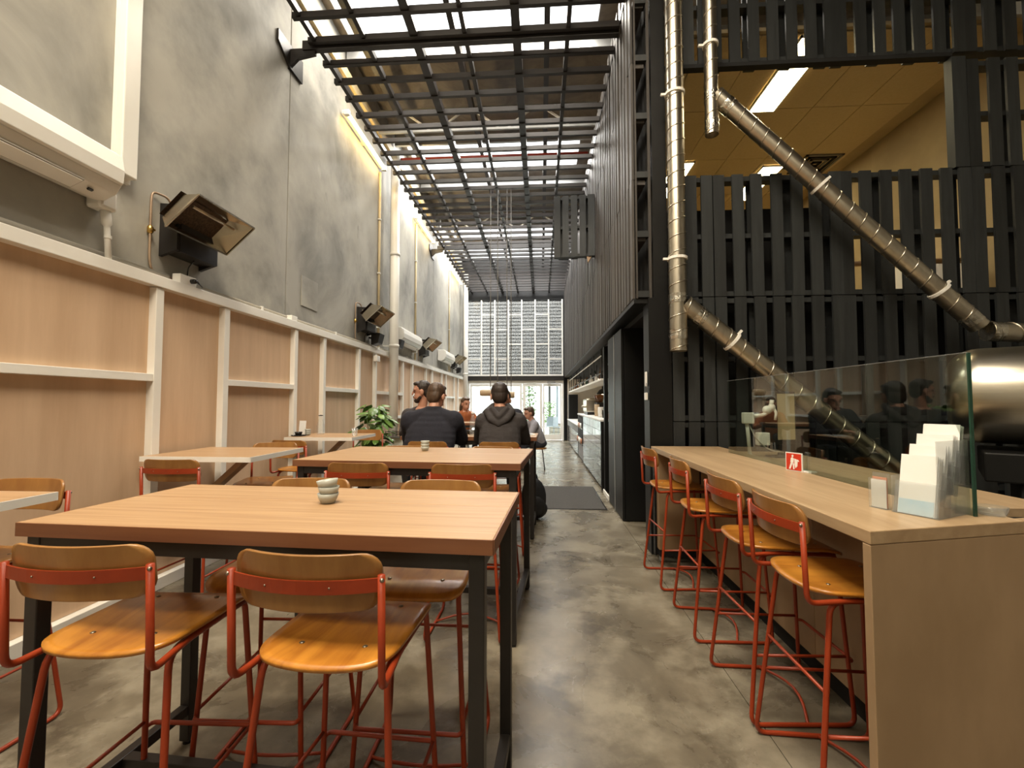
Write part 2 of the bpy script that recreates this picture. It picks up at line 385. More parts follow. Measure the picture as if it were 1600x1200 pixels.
# ---- back and right walls of the room (behind the camera and past the roaster)
struct(box('wall_back', 'concrete', -3.3, 6.1, -3.75, -3.6, 0, 7.1), 'plain concrete wall at the street end')
struct(box('wall_right', 'concrete', 6.0, 6.15, -3.6, 17.2, 0, 7.1), 'concrete wall past the roastery')

# ---- roof with translucent strips
roof = struct(MB().box(-3.3, -2.9, -3.6, 17.4, 7.0, 7.06).build('ceiling', 'sarking'), 'industrial roof with sarking, purlins and skylight strips')
ys = [-3.6] + [v for s_ in SKY_STRIPS for v in s_] + [17.4]
for a, b in zip(ys[0::2], ys[1::2]):
    n = max(1, round((b - a) / 1.2))
    for k in range(n):
        box('roof_panel', 'sarking', -2.9, 6.15, a + (b - a) * k / n + 0.004, a + (b - a) * (k + 1) / n - 0.004, 7.0, 7.05, roof)
for a, b in SKY_STRIPS:
    box('roof_panel', 'sarking', 0.85, 6.15, a, b, 7.0, 7.05, roof)
    box('skylight_sheet', 'sheet', -2.9, 0.85, a, b, 6.98, 6.99, roof)
for y in (-1.2, 2.9, 4.6, 6.6, 8.9, 10.9, 13.2, 15.4):
    MB().prism([(y - 0.03, 6.72), (y + 0.03, 6.72), (y + 0.03, 6.74), (y - 0.015, 6.74), (y - 0.015, 6.98), (y - 0.03, 6.98)], -3.0, 6.0, 'x').build('purlin', 'purlin', roof)
for x in (-2.55, -1.2, 0.1):
    box('rafter', 'darkgrid', x - 0.04, x + 0.04, -3.5, 17.2, 6.55, 6.7, roof)
for y in (7.7, 12.2):
    for k in range(5):
        x = -2.2 + k * 0.62; s_ = 1 if k % 2 else -1
        MB().bar((x - 0.22, y, 6.45 - 0.16 * s_), (x + 0.22, y, 6.45 + 0.16 * s_), 0.03, 0.03).build('white_brace', 'white', roof)
    MB().bar((-2.9, y, 6.64), (1.0, y, 6.64), 0.05, 0.05).build('truss_chord', 'purlin', roof)
    MB().bar((-2.9, y, 6.26), (1.0, y, 6.26), 0.04, 0.04).build('truss_chord', 'purlin', roof)
tag(MB().tube([(-2.9, 8.35, 6.12), (0.9, 8.35, 6.12)], 0.035, 10).build('sprinkler_pipe', 'redpipe', smooth=True), 'red sprinkler pipe running above the dark trellis', 'pipe')

# ---- dark trellis hung under the roof
tr = thing('ceiling_trellis', 'dark timber trellis ceiling of crossing battens under the skylights', 'trellis', (0, 0, 5.6))
BM_ = MB().box(-1.83, 1.83, -0.025, 0.025, 0, 0.066).mesh('batten', 'darkgrid')
y = 4.26; k = 0
while y < 16.95:
    inst('batten', BM_, tr, (-0.87, y, 0.0))
    y += (0.31, 0.335, 0.36)[k % 3]; k += 1
for k in range(7):
    x = -2.62 + k * 0.588; w = 0.048 if k in (2, 4) else 0.025
    MB().box(-w, w, -6.45, 6.45, 0, 0.07 if w < 0.03 else 0.10).build('runner', 'darkgrid', tr, loc=(x, 10.6, 0.012))
for yy in (4.98, 11.9): MB().box(-1.93, 1.83, -0.035, 0.035, 0, 0.11).build('main_beam', 'blacksteel', tr, loc=(-0.87, yy, -0.03))
for yy, zz in ((4.98, 5.5), (11.9, 5.5)):
    t = thing('trellis_bracket', 'black steel gusset plate bolted to the concrete wall, ' + ('below the first fluorescent tube' if yy < 6 else 'beside the middle fluorescent tube'), 'bracket', (WX, yy, zz), 0, 'trellis brackets')
    MB().prism([(-0.26, 0.15), (0.26, 0.15), (0.26, -0.13), (0.0, -0.13), (-0.26, 0.02)], 0.004, 0.03, 'x').build('wall_plate', 'blacksteel', t)
    MB().prism([(0.0, 0.10), (0.0, -0.14), (0.12, -0.02), (0.33, 0.02), (0.33, 0.10)], -0.02, 0.02, 'y').build('gusset', 'blacksteel', t)

# ================================================================ PALLET WALLS
SLW, PAL = 0.104, 1.165
def slat_mesh(h, mat): return MB().box(-SLW / 2, SLW / 2, -0.011, 0.011, 0, h).mesh('slat', mat)
def bearer_mesh(w, mat): return MB().box(-w / 2, w / 2, -0.05, 0.05, -0.022, 0.022).mesh('bearer', mat)
SM = {(h, mt): slat_mesh(h, mt) for h in (1.165, 1.02) for mt in ('blackwood', 'daylitwood')}
BMs = {}
def pallet(parent, loc, rz, mat, w=PAL, h=1.165, n=7, back=False, name='pallet'):
    """deck boards face local -y; bearers behind"""
    p = bpy.data.objects.new(name, None); COL.objects.link(p); p.parent = parent; p.location = loc; p.rotation_euler = (0, 0, rz); p.empty_display_size = 0.1
    for k in range(n):
        x = -w / 2 + SLW / 2 + 0.003 + (w - SLW - 0.006) * k / max(1, n - 1) + RND.uniform(-0.008, 0.008) * (0 < k < n - 1)
        inst('slat', SM[(h, mat)], p, (x, RND.uniform(-0.004, 0.004), 0), (0, RND.uniform(-0.004, 0.004), 0))
    key = (round(w, 3), mat)
    if key not in BMs: BMs[key] = bearer_mesh(w - 0.006, mat)
    for z in (0.03, h / 2, h - 0.03): inst('bearer', BMs[key], p, (0, 0.066, z))
    if back:
        for k in range(4): inst('back_slat', SM[(h, mat)], p, (-w / 2 + 0.08 + (w - 0.16) * k / 3, 0.128, 0))
    return p

FWY = 4.30                                            # plane of the boards facing the street end
wf = struct(MB().box(1.02, 1.23, FWY - 0.01, FWY + 0.2, 0, 2.40).box(1.24, 5.98, FWY + 0.24, FWY + 0.27, 0, 2.40).build('wall_pallets', 'blackpaint'), 'black pallet wall facing the roastery counter')  # second box: black sheet standing in for the dark void behind the boards
MB().box(1.075, 1.21, FWY + 0.005, FWY + 0.18, 2.40, 5.9).build('corner_post', 'blackpaint', wf)
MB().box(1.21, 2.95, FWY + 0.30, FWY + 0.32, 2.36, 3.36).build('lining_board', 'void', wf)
cols = [1.645, 2.80, 3.955]
ROWZ = [0.06, 1.232, 2.404, 4.67]
for r_, z in enumerate(ROWZ):
    for x in cols: pallet(wf, (x + PAL / 2 - 0.005, FWY, z), 0, 'blackwood', back=True)
    pallet(wf, (5.11 + 0.44, FWY, z), 0, 'blackwood', w=0.88, n=5)
    pallet(wf, (1.235 + 0.20, FWY, z), 0, 'blackwood', w=0.395, n=3)
pallet(wf, (3.955 + PAL / 2 - 0.005, FWY, 3.576), 0, 'blackwood', h=1.02, back=True)
pallet(wf, (5.55, FWY, 3.576), 0, 'blackwood', w=0.88, n=5, h=1.02)
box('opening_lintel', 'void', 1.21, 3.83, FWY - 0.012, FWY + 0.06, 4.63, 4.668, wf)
box('opening_jamb', 'blackwood', 3.82, 3.945, FWY - 0.012, FWY + 0.07, 3.575, 4.625, wf)

SWX = 0.90                                            # board face of the upper side wall along the corridor
wsd = struct(MB().box(1.06, 1.09, 4.5, 17.1, 2.36, 6.0).build('wall_corridor', 'void'), 'dark pallet cladding above the coffee bar')
for k in range(11):
    y = FWY + 0.03 + 1.168 * k + PAL / 2
    for z in (2.404, 3.572, 4.740):
        if y + PAL / 2 < 17.3: pallet(wsd, (SWX, y, z), -PI / 2, 'daylitwood')
MB().box(0.895, 1.06, 4.32, 17.1, 2.355, 2.40).build('bulkhead_trim', 'blackpaint', wsd)
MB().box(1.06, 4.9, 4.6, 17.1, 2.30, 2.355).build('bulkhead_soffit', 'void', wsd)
# end frame of the side pallets with its open pockets, seen from the street end
MB().box(0.915, 0.93, 4.305, 4.325, 2.40, 5.9).box(1.035, 1.06, 4.305, 4.325, 2.40, 5.9).build('end_stile', 'daylitwood', wsd)
z = 2.41
while z < 5.9:
    box('end_block', 'blackwood', 0.93, 1.035, 4.30, 4.40, z, z + 0.06, wsd); z += 0.582

# ---- black pantry block under the bulkhead
pb = struct(MB().box(1.0, 1.95, 5.46, 6.55, 0, 2.30).build('wall_pantry', 'blackpaint'), 'black panelled pantry block beside the coffee bar')
box('panel', 'blackpaint', 0.965, 0.998, 5.44, 5.95, 0.01, 2.30, pb, bevel=0.006)
box('panel', 'blackpaint', 0.965, 0.998, 5.98, 6.50, 0.01, 2.30, pb, bevel=0.006)
box('face_panel', 'blackpaint', 1.0, 1.95, 5.435, 5.458, 0.01, 2.30, pb, bevel=0.004)
box('steel_strip', 'purlin', 0.958, 0.966, 5.955, 5.975, 0.01, 2.30, pb)
box('white_kick', 'white', 0.97, 0.985, 6.6, 7.15, 0.0, 0.06, pb)
box('post', 'blackpaint', 1.0, 1.06, 7.15, 7.24, 0, 2.30, pb)
box('inner_panel', 'blackpaint', 1.15, 1.2, 6.55, 7.2, 0, 2.3, pb)
lk = thing('door_closer', 'small white latch and padlock with looped wire on the black corner post', 'latch', (1.012, 4.36, 1.50))
MB().box(-0.012, 0.0, -0.03, 0.03, 0.06, 0.20).build('latch_plate', 'white', lk, bevel=0.004)
MB().box(-0.02, 0.0, -0.045, 0.02, -0.07, 0.0).build('padlock_body', 'cream', lk, bevel=0.004)
MB().tube(rnd([(-0.01, -0.03, 0.0), (-0.01, -0.06, 0.06), (-0.01, -0.03, 0.10), (-0.01, 0.0, 0.06)], 0.03), 0.003, 6).build('wire_loop', 'cord', lk, smooth=True)

# ================================================================ OFFICE behind the opening
CZ = 5.20
wo = struct(MB().box(4.93, 5.0, FWY + 0.34, 10.2, 2.36, CZ + 0.1).box(1.10, 5.0, 10.2, 10.27, 2.36, CZ + 0.1).build('wall_office', 'officewall'), 'cream office wall seen through the pallet opening')
co = struct(MB().box(1.10, 5.0, FWY + 0.30, 10.2, CZ + 0.02, CZ + 0.06).build('ceiling_office', 'officewall'), 'suspended tile ceiling of the lit mezzanine office')
struct(MB().box(1.10, 5.0, FWY + 0.34, 10.2, 2.36, 2.40).build('floor_office', 'officewall'), 'mezzanine office floor')
TM = MB().box(-0.296, 0.296, -0.596, 0.596, 0, 0.015).mesh('ceiling_tile', 'officeceil')
LM = MB().box(-0.15, 0.15, -0.59, 0.59, 0, 0.02).mesh('diffuser', 'troffer')
lights_xy = [(2.86, 5.25), (2.26, 7.65), (3.72, 7.85), (2.86, 10.05)]
for i in range(6):
    for j in range(5):
        x = 1.40 + i * 0.6; y = 5.24 + (j - 0.0) * 1.2
        if y < 10: inst('ceiling_tile', TM, co, (x + 0.0, y, CZ))
for n, (x, y) in enumerate(lights_xy[:3]):
    t = thing('office_light', ('long bright office light panel nearest the pallet opening', 'office light panel seen beside the tall silver duct', 'office light panel beside the dark ceiling vent')[n], 'ceiling light', (x, y, CZ - 0.03), 0, 'office ceiling lights')
    inst('diffuser', LM, t)
    MB().box(-0.17, -0.152, -0.61, 0.61, 0, 0.025).box(0.152, 0.17, -0.61, 0.61, 0, 0.025).box(-0.17, 0.17, -0.61, -0.592, 0, 0.025).box(-0.17, 0.17, 0.592, 0.61, 0, 0.025).build('frame', 'white', t)
vt = thing('ceiling_vent', 'dark square air vent in the office ceiling', 'vent', (4.35, 7.25, CZ - 0.02))
for k in range(4):
    q = 0.28 - k * 0.07
    MB().box(-q, q, -q, -q + 0.035, 0, 0.018).box(-q, q, q - 0.035, q, 0, 0.018).box(-q, -q + 0.035, -q, q, 0, 0.018).box(q - 0.035, q, -q, q, 0, 0.018).build('louvre_ring', 'void' if k % 2 else 'cord', vt)
# a few things stored in the office, glimpsed through the gaps
tag(MB().tube([(3.2, 5.0, 2.9), (4.7, 5.1, 2.95)], 0.03, 8).build('timber_rail', 'oak', smooth=True), 'pale timber rail glimpsed through the pallet gaps', 'rail')
fc = thing('storage_cabinet', 'white cabinet glimpsed through the pallet gaps past the steel duct', 'cabinet', (4.55, 5.6, 2.4))
MB().box(-0.3, 0.3, -0.2, 0.2, 0, 0.62).build('carcass', 'cream', fc)
MB().box(-0.29, -0.005, -0.22, -0.202, 0.02, 0.60).build('door', 'white', fc); MB().box(0.005, 0.29, -0.22, -0.202, 0.02, 0.60).build('door', 'white', fc)

# ================================================================ END WALL with doors and ribbed window
EY = 17.0
we = struct(MB().box(-3.3, -2.86, EY, EY + 0.2, 0, 7.1).box(0.86, 6.15, EY, EY + 0.2, 0, 7.1).box(-2.86, 0.86, EY, EY + 0.2, 5.36, 7.1).build('wall_end', 'blackpaint'), 'end wall framing the ribbed window and glass doors')
MB().box(-2.86, 0.86, EY - 0.08, EY + 0.12, 2.26, 2.43).build('steel_beam', 'blacksteel', we)
win = struct(MB().box(-2.86, 0.86, EY + 0.06, EY + 0.075, 2.45, 5.36).build('window_1', 'poly'), 'ribbed translucent window grid above the doors')
RB = MB().box(-0.012, 0.012, 0, 0.018, 2.45, 5.36).mesh('rib', 'poly')
for k in range(60): inst('rib', RB, win, (-2.82 + k * 0.0618, EY + 0.076, 0))
mul = [-2.81, -2.27, -1.75, -1.235, -0.72, -0.207, 0.303, 0.82]
for x in mul: box('mullion', 'white', x - 0.025, x + 0.025, EY - 0.01, EY + 0.05, 2.44, 5.36, win)
box('window_sill', 'white', -2.84, 0.85, EY - 0.02, EY + 0.05, 2.43, 2.49, win)
for k in range(7):
    for z in ((4.22, 3.08) if k % 2 == 0 else (4.79, 3.65)):
        box('transom', 'white', mul[k] + 0.026, mul[k + 1] - 0.026, EY - 0.005, EY + 0.045, z - 0.02, z + 0.02, win)
# doors
def door(n, x0, x1, label, st=0.07):
    o = struct(MB().box(x0, x0 + st, EY + 0.02, EY + 0.07, 0.02, 2.13).box(x1 - st, x1, EY + 0.02, EY + 0.07, 0.02, 2.13).box(x0 + st, x1 - st, EY + 0.02, EY + 0.07, 2.04, 2.13).box(x0 + st, x1 - st, EY + 0.02, EY + 0.07, 0.02, 0.22).build('door_%d' % n, 'white'), label)
    MB().box(x0 + st, x1 - st, EY + 0.04, EY + 0.05, 0.22, 2.04).build('pane', 'glass', o)
    return o
frm = struct(MB().box(-2.86, -2.72, EY, EY + 0.1, 0, 2.26).box(0.80, 0.86, EY, EY + 0.1, 0, 2.26).box(-2.72, 0.80, EY, EY + 0.1, 2.14, 2.26).build('trim_1', 'white'), 'white frame around the glass doors')
door(1, -2.70, -1.72, 'white framed glass door leaf beside the plywood wainscot')
door(2, -1.70, -0.72, 'white framed glass door leaf behind the pendant lamps')
door(3, -0.68, 0.06, 'white framed glass door leaf showing the green shrub', 0.10)
d4 = door(4, 0.08, 0.79, 'white framed glass door leaf beside the coffee bar', 0.06)
box('handle', 'blacksteel', 0.075, 0.09, EY - 0.03, EY + 0.01, 1.0, 1.25, d4)
box('door_closer', 'purlin', 0.25, 0.55, EY - 0.05, EY + 0.0, 2.15, 2.22, d4)

# ---- outside, beyond the doors
struct(box('floor_outside', 'outground', -8, 8, EY + 0.2, 32, -0.12, -0.02), 'sunlit paving outside the glass doors')
ow = struct(MB().box(-8, 8, 27.0, 27.2, 0, 3.2).build('wall_outside', 'outwall'), 'pale wall across the yard')
nb = struct(MB().box(-6, 5, 20.62, 20.8, 2.3, 8.5).build('wall_neighbour', 'soil'), 'grey weatherboard upper wall outside the ribbed window')  # near-black backing stands in for the shadow lines between the boards
for k in range(38): box('weatherboard', 'outboard', -5.5, 4.5, 20.57, 20.615, 2.31 + k * 0.16, 2.31 + k * 0.16 + 0.115, nb)
def shrub(loc, h, w, n, label):
    t = thing('garden_shrub', label, 'shrub', loc)
    MB().tube([(0, 0, 0), (0.03, 0, h * 0.5), (0, 0.02, h * 0.8)], [0.03, 0.022, 0.012], 6).build('trunk', 'stem', t, smooth=True)
    b = MB()
    for _ in range(n):
        a = RND.uniform(0, 2 * PI); q = w * math.sqrt(RND.random()); z = h * (0.25 + 0.75 * RND.random())
        c = Vector((q * math.cos(a), q * math.sin(a), z)); u = Vector((RND.uniform(-1, 1), RND.uniform(-1, 1), RND.uniform(-0.6, 0.6))).normalized() * 0.075
        w2 = u.cross(Vector((RND.uniform(-1, 1), RND.uniform(-1, 1), 1))).normalized() * 0.035
        b.quad(c - u, c + w2, c + u, c - w2)
    f = b.build('foliage', 'leaf', t); f['kind'] = 'stuff'
shrub((-0.53, 19.9, -0.02), 2.6, 0.35, 420, 'tall green shrub outside behind the narrow door leaf')
shrub((0.42, 22.0, -0.02), 1.5, 0.3, 260, 'low green shrub outside beside the timber planter')
pl = thing('timber_planter', 'pale slatted timber planter box outside the right glass door', 'planter', (0.72, 19.6, -0.02))
for k in range(3): MB().box(-0.38, 0.38, -0.25, 0.25, 0.02 + k * 0.17, 0.17 + k * 0.17).build('planter_board', 'crate', pl, bevel=0.004)
MB().box(-0.34, 0.34, -0.21, 0.21, 0.50, 0.535).build('soil', 'soil', pl)
def yard_chair(loc, rz, label):
    t = thing('yard_chair', label, 'chair', loc, rz, 'galvanised chairs in the yard')
    MB().box(-0.19, 0.19, -0.18, 0.18, 0.44, 0.455).build('seat', 'outgrey', t, bevel=0.004)
    MB().prism([(-0.19, 0.47), (0.19, 0.47), (0.15, 0.86), (-0.15, 0.86)], -0.20, -0.185, 'y').build('backrest', 'outgrey', t)
    for sx in (-1, 1):
        for sy in (-1, 1): MB().tube([(0.17 * sx, 0.16 * sy, 0.44), (0.21 * sx, 0.21 * sy, 0.0)], 0.012, 6).build('leg', 'outgrey', t, smooth=True)
yard_chair((0.30, 18.9, -0.02), 0.5, 'grey metal yard chair in front of the timber planter')
yard_chair((0.75, 18.3, -0.02), -2.2, 'grey metal yard chair turned towards the glass door')
tag(MB().tube([(0.45, 23.0, 0), (0.45, 23.0, 3.6)], 0.06, 8).build('yard_post', 'blacksteel', smooth=True), 'dark steel post in the yard behind the shrub', 'post')
tag(MB().tube([(0.80, 22.0, 0), (0.80, 22.0, 3.6)], 0.05, 8).build('yard_post', 'outgrey', smooth=True), 'grey steel post in the yard behind the planter', 'post')

# ================================================================ WALL FIXTURES
def air_con(y0, y1, label, z0=2.72, hose=True):
    t = thing('air_conditioner', label, 'air conditioner', (WX, (y0 + y1) / 2, z0), 0, 'wall air conditioners'); h = (y1 - y0) / 2
    prof = [(0.005, 0.03), (0.10, 0.0), (0.20, 0.045), (0.235, 0.10), (0.245, 0.20), (0.225, 0.30), (0.19, 0.33), (0.005, 0.33)]
    MB().prism(prof, -h, h, 'y').build('casing', 'cream', t, bevel=0.012)
    fp = [(0.235, 0.105), (0.252, 0.115), (0.258, 0.20), (0.238, 0.298), (0.226, 0.296)]
    MB().prism(fp, -h + 0.006, h - 0.006, 'y').build('front_panel', 'cream', t, bevel=0.004)
    T = Matrix.Translation((0.165, 0, 0.024)) @ Matrix.Rotation(-0.42, 4, 'Y')
    MB().box(-0.055, 0.05, -h + 0.10, h - 0.22, -0.008, 0.004, T).build('outlet_slot', 'creamd', t)
    MB().box(-0.045, 0.045, -h + 0.11, h - 0.23, -0.016, -0.010, T).build('louvre', 'cream', t, bevel=0.002)
    MB().box(-0.008, 0.008, h - 0.16, h - 0.13, -0.012, -0.002, T).build('display', 'blackglaze', t)
    MB().box(0.005, 0.12, h - 0.03, h + 0.09, -0.035, 0.10).build('pipe_elbow', 'cream', t, bevel=0.02)
    if hose:
        MB().tube(rnd([(0.07, h + 0.05, -0.03), (0.085, h + 0.05, -0.13), (0.095, h + 0.06, -0.355)], 0.04), [0.03] * 4 + [0.018] * 4, 10).build('drain_hose', 'white', t, smooth=True)
        MB().lathe([(0.022, 0), (0.022, 0.02)], 12, (0.09, h + 0.055, -0.22)).build('hose_clip', 'cream', t)
    return t
air_con(1.55, 2.72, 'long cream wall air conditioner under the wide white trunking')
air_con(8.75, 10.15, 'cream wall air conditioner between two radiant heaters, right of the white downpipe', 2.60, False)
air_con(12.75, 14.1, 'small-looking cream wall air conditioner beside the last radiant heater', 2.62, False)
tk = thing('pipe_trunking', 'wide white pipe trunking rising above the air conditioner', 'trunking', (WX, 2.92, 3.05))
MB().box(0.002, 0.085, -0.062, 0.062, -0.05, 3.3).build('cover', 'cream', tk, bevel=0.008)
MB().box(0.002, 0.03, -0.064, 0.064, -0.08, 3.3).build('back_channel', 'cream', tk)

def heater(y0, label):
    t = thing('radiant_heater', label, 'heater', (WX, y0, 2.55), 0, 'radiant gas heaters on the concrete wall'); L_ = 0.64
    # wall box with cut-away end bracket
    MB().prism([(0.003, 0.0), (0.15, 0.05), (0.15, 0.30), (0.22, 0.40), (0.003, 0.42)], 0.20, 0.23, 'y').prism([(0.003, 0.0), (0.15, 0.05), (0.15, 0.30), (0.22, 0.40), (0.003, 0.42)], L_ - 0.03, L_, 'y').box(0.003, 0.16, 0.23, L_ - 0.03, 0.04, 0.36).build('wall_box', 'blacksteel', t)
    MB().box(0.09, 0.13, 0.196, 0.20, 0.33, 0.365).build('slot', 'creamd', t)
    # reflector hood: outer rectangle (upper-outer, lower-inner edges) narrowing to the burner
    uo, lo_ = Vector((0.48, 0, 0.38)), Vector((0.23, 0, 0.15)); ub, lb = Vector((0.30, 0, 0.42)), Vector((0.13, 0, 0.25))
    def rim(a, b, e, iy):
        return [Vector((a.x, iy, a.z)), Vector((a.x, L_ - iy, a.z)), Vector((b.x, L_ - iy, b.z)), Vector((b.x, iy, b.z))]
    O = rim(uo, lo_, 0, 0.0); I = rim(ub, lb, 0, 0.09)
    nrm = Vector((0.23, 0, -0.25)).normalized()
    b = MB()
    for k in range(4):
        j = (k + 1) % 4
        b.quad(O[k], O[j], I[j], I[k])
        b.quad(O[j] - nrm * 0.004, O[k] - nrm * 0.004, I[k] - nrm * 0.012, I[j] - nrm * 0.012)
    b.build('reflector', 'reflector', t)
    cN = [p + nrm * 0.01 for p in I]
    MB().quad(*cN).quad(*[p - nrm * 0.05 for p in reversed(I)]).build('burner_mesh', 'mesh', t)
    fr = MB()
    for k in range(4): fr.bar(O[k], O[(k + 1) % 4], 0.012, 0.012)
    fr.build('rim', 'reflector', t)
    MB().tube([(0.36, 0.10, 0.335), (0.36, L_ - 0.10, 0.335)], 0.012, 8).build('burner_bar', 'galv', t, smooth=True)
    MB().tube(rnd([(0.06, 0.26, 0.40), (0.05, 0.22, 0.47), (0.02, 0.11, 0.47), (0.02, 0.10, 0.40), (0.02, 0.10, -0.05), (0.02, 0.12, -0.14), (0.02, 0.60, -0.15)], 0.05), 0.009, 8).build('gas_pipe', 'copper', t, smooth=True)
    MB().lathe([(0.012, 0), (0.02, 0.01), (0.02, 0.05), (0.012, 0.06)], 10, (0.02, 0.10, 0.14)).build('gas_valve', 'brass', t, smooth=True)
    MB().box(0.02, 0.05, 0.085, 0.115, 0.16, 0.175).build('valve_lever', 'brass', t)
    MB().tube(rnd([(0.10, 0.45, 0.05), (0.03, 0.46, -0.02), (0.015, 0.47, -0.18)], 0.03), 0.005, 6).build('power_lead', 'blackglaze', t, smooth=True)
heater(3.07, 'radiant gas heater with wide silver hood between air conditioner trunking and panel joint')
heater(6.85, 'radiant gas heater with silver hood just before the white downpipe')
heater(10.55, 'radiant gas heater with pale lit hood beyond the second air conditioner')
heater(14.4, 'radiant gas heater furthest along the wall by the end window')

def speaker(y, z, label):
    t = thing('wall_speaker', label, 'speaker', (WX, y, z), 0, 'black wall speakers')
    MB().prism([(0.08, 0.0), (0.20, 0.03), (0.24, 0.20), (0.08, 0.22)], -0.09, 0.13, 'y').build('cabinet', 'blacksteel', t, bevel=0.006)
    MB().quad((0.206, -0.08, 0.04), (0.206, 0.12, 0.04), (0.243, 0.12, 0.19), (0.243, -0.08, 0.19)).build('grille', 'bag', t)
    MB().bar((0.0, 0.02, 0.14), (0.09, 0.02, 0.12), 0.03, 0.03).build('mount', 'blacksteel', t)
speaker(7.55, 2.40, 'black wedge speaker below the heater beside the downpipe')
speaker(8.72, 2.46, 'black wedge speaker tucked under the middle air conditioner')
speaker(15.3, 2.42, 'black wedge speaker under the last heater by the end window')

dp = thing('downpipe', 'fat white round downpipe running down the concrete wall', 'pipe', (-2.766, 8.27, 0))
MB().tube([(0, 0, 0.0), (0, 0, 6.2)], 0.085, 18).build('pipe', 'cream', dp, smooth=True)
for z in (0.5, 2.45, 4.2): MB().lathe([(0.09, 0), (0.098, 0.005), (0.098, 0.05), (0.09, 0.055)], 18, (0, 0, z)).build('pipe_collar', 'cream', dp, smooth=True)
MB().box(-0.20, -0.08, -0.05, 0.05, 2.47, 2.49).build('pipe_flange', 'cream', dp)
d2 = thing('downpipe', 'white round downpipe in the corner by the end window', 'pipe', (-2.766, 16.35, 0))
MB().tube([(0, 0, 0.0), (0, 0, 6.2)], 0.085, 16).build('pipe', 'cream', d2, smooth=True)
MB().lathe([(0.09, 0), (0.098, 0.005), (0.098, 0.05), (0.09, 0.055)], 16, (0, 0, 2.45)).build('pipe_collar', 'cream', d2, smooth=True)
for y, l in ((7.95, 'thin cream conduit running up beside the fat downpipe'), (10.36, 'thin cream conduit between the middle air conditioner and the third heater'), (14.27, 'thin cream conduit between the last air conditioner and last heater')):
    c = thing('conduit', l, 'conduit', (WX + 0.025, y, 2.37), 0, 'vertical cream conduits')
    MB().tube([(0, 0, 0), (0, 0, 3.3)], 0.022, 10).build('tube', 'ledge', c, smooth=True)
    for z in (0.4, 1.4, 2.4): MB().box(-0.025, 0.026, -0.03, 0.03, z, z + 0.025).build('saddle_clip', 'cream', c)
hc = thing('horizontal_conduit', 'grey conduit lying along the top rail of the plywood wainscot', 'conduit', (-2.94, 0, 2.40))
MB().tube([(0, -1.0, 0), (0, 3.32, 0)], 0.016, 8).build('tube', 'creamd', hc, smooth=True)
MB().tube([(0, 3.55, 0), (0, 16.6, 0)], 0.016, 8).build('tube', 'creamd', hc, smooth=True)
for y in (0.9, 2.0, 4.5, 6.2, 7.9, 9.6, 11.4, 13.2): MB().box(-0.025, 0.025, y - 0.012, y + 0.012, -0.038, 0.02).build('saddle_clip', 'cream', hc)
so = thing('power_socket', 'white double socket box with black plug on the top rail under the first heater', 'socket', (-2.90, 3.44, 2.362))
MB().box(-0.035, 0.035, -0.085, 0.085, 0, 0.075).build('socket_box', 'white', so, bevel=0.005)
MB().lathe([(0.0, 0.0), (0.02, 0.0), (0.02, 0.03), (0.012, 0.045), (0.0, 0.045)], 12, (0.036, 0.03, 0.037), Matrix.Rotation(PI / 2, 3, 'Y')).build('plug', 'blackglaze', so, smooth=True)
MB().tube(rnd([(0.07, 0.03, 0.037), (0.07, 0.10, 0.015), (0.03, 0.16, 0.012), (-0.05, 0.18, 0.10)], 0.05), 0.005, 6).build('plug_lead', 'blackglaze', so, smooth=True)
jb = tag(box('junction_box', 'white', -2.935, -2.87, 4.97, 5.09, 2.362, 2.42, bevel=0.005), 'small white junction box on the rail below the concrete panel joint', 'junction box')
jb2 = tag(box('junction_box', 'white', -2.868, -2.80, 7.50, 7.64, 2.12, 2.22, bevel=0.005), 'white junction box on the wainscot just left of the downpipe', 'junction box')
ep = tag(box('blank_plate', 'concrete', -2.979, -2.97, 5.35, 5.75, 2.62, 3.0), 'faint rectangular cover plate on the concrete beside the panel joint', 'cover plate')

def tube_light(y0, y1, label):
    t = thing('fluorescent_tube', label, 'tube light', (-2.86, (y0 + y1) / 2, 5.72), 0, 'warm tubes along the wall top'); h = (y1 - y0) / 2
    MB().box(-0.09, -0.03, -h, h, 0.0, 0.06).build('batten_housing', 'cream', t)
    MB().tube([(0, -h + 0.04, 0), (0, h - 0.04, 0)], 0.024, 12).build('tube', 'tube', t, smooth=True)
    for s_ in (-1, 1): MB().box(-0.05, 0.03, s_ * h - 0.03, s_ * h + 0.03, -0.035, 0.045).build('end_cap', 'cream', t, bevel=0.004)
    MB().box(-0.12, -0.09, -0.05, 0.05, 0.0, 0.05).build('wall_mount', 'cream', t)
tube_light(6.33, 7.92, 'warm fluorescent tube above the wall, beside the first radiant heaters')
tube_light(10.1, 11.7, 'warm fluorescent tube above the middle air conditioner')
tube_light(14.3, 15.9, 'warm fluorescent tube furthest along the wall, by the end window')

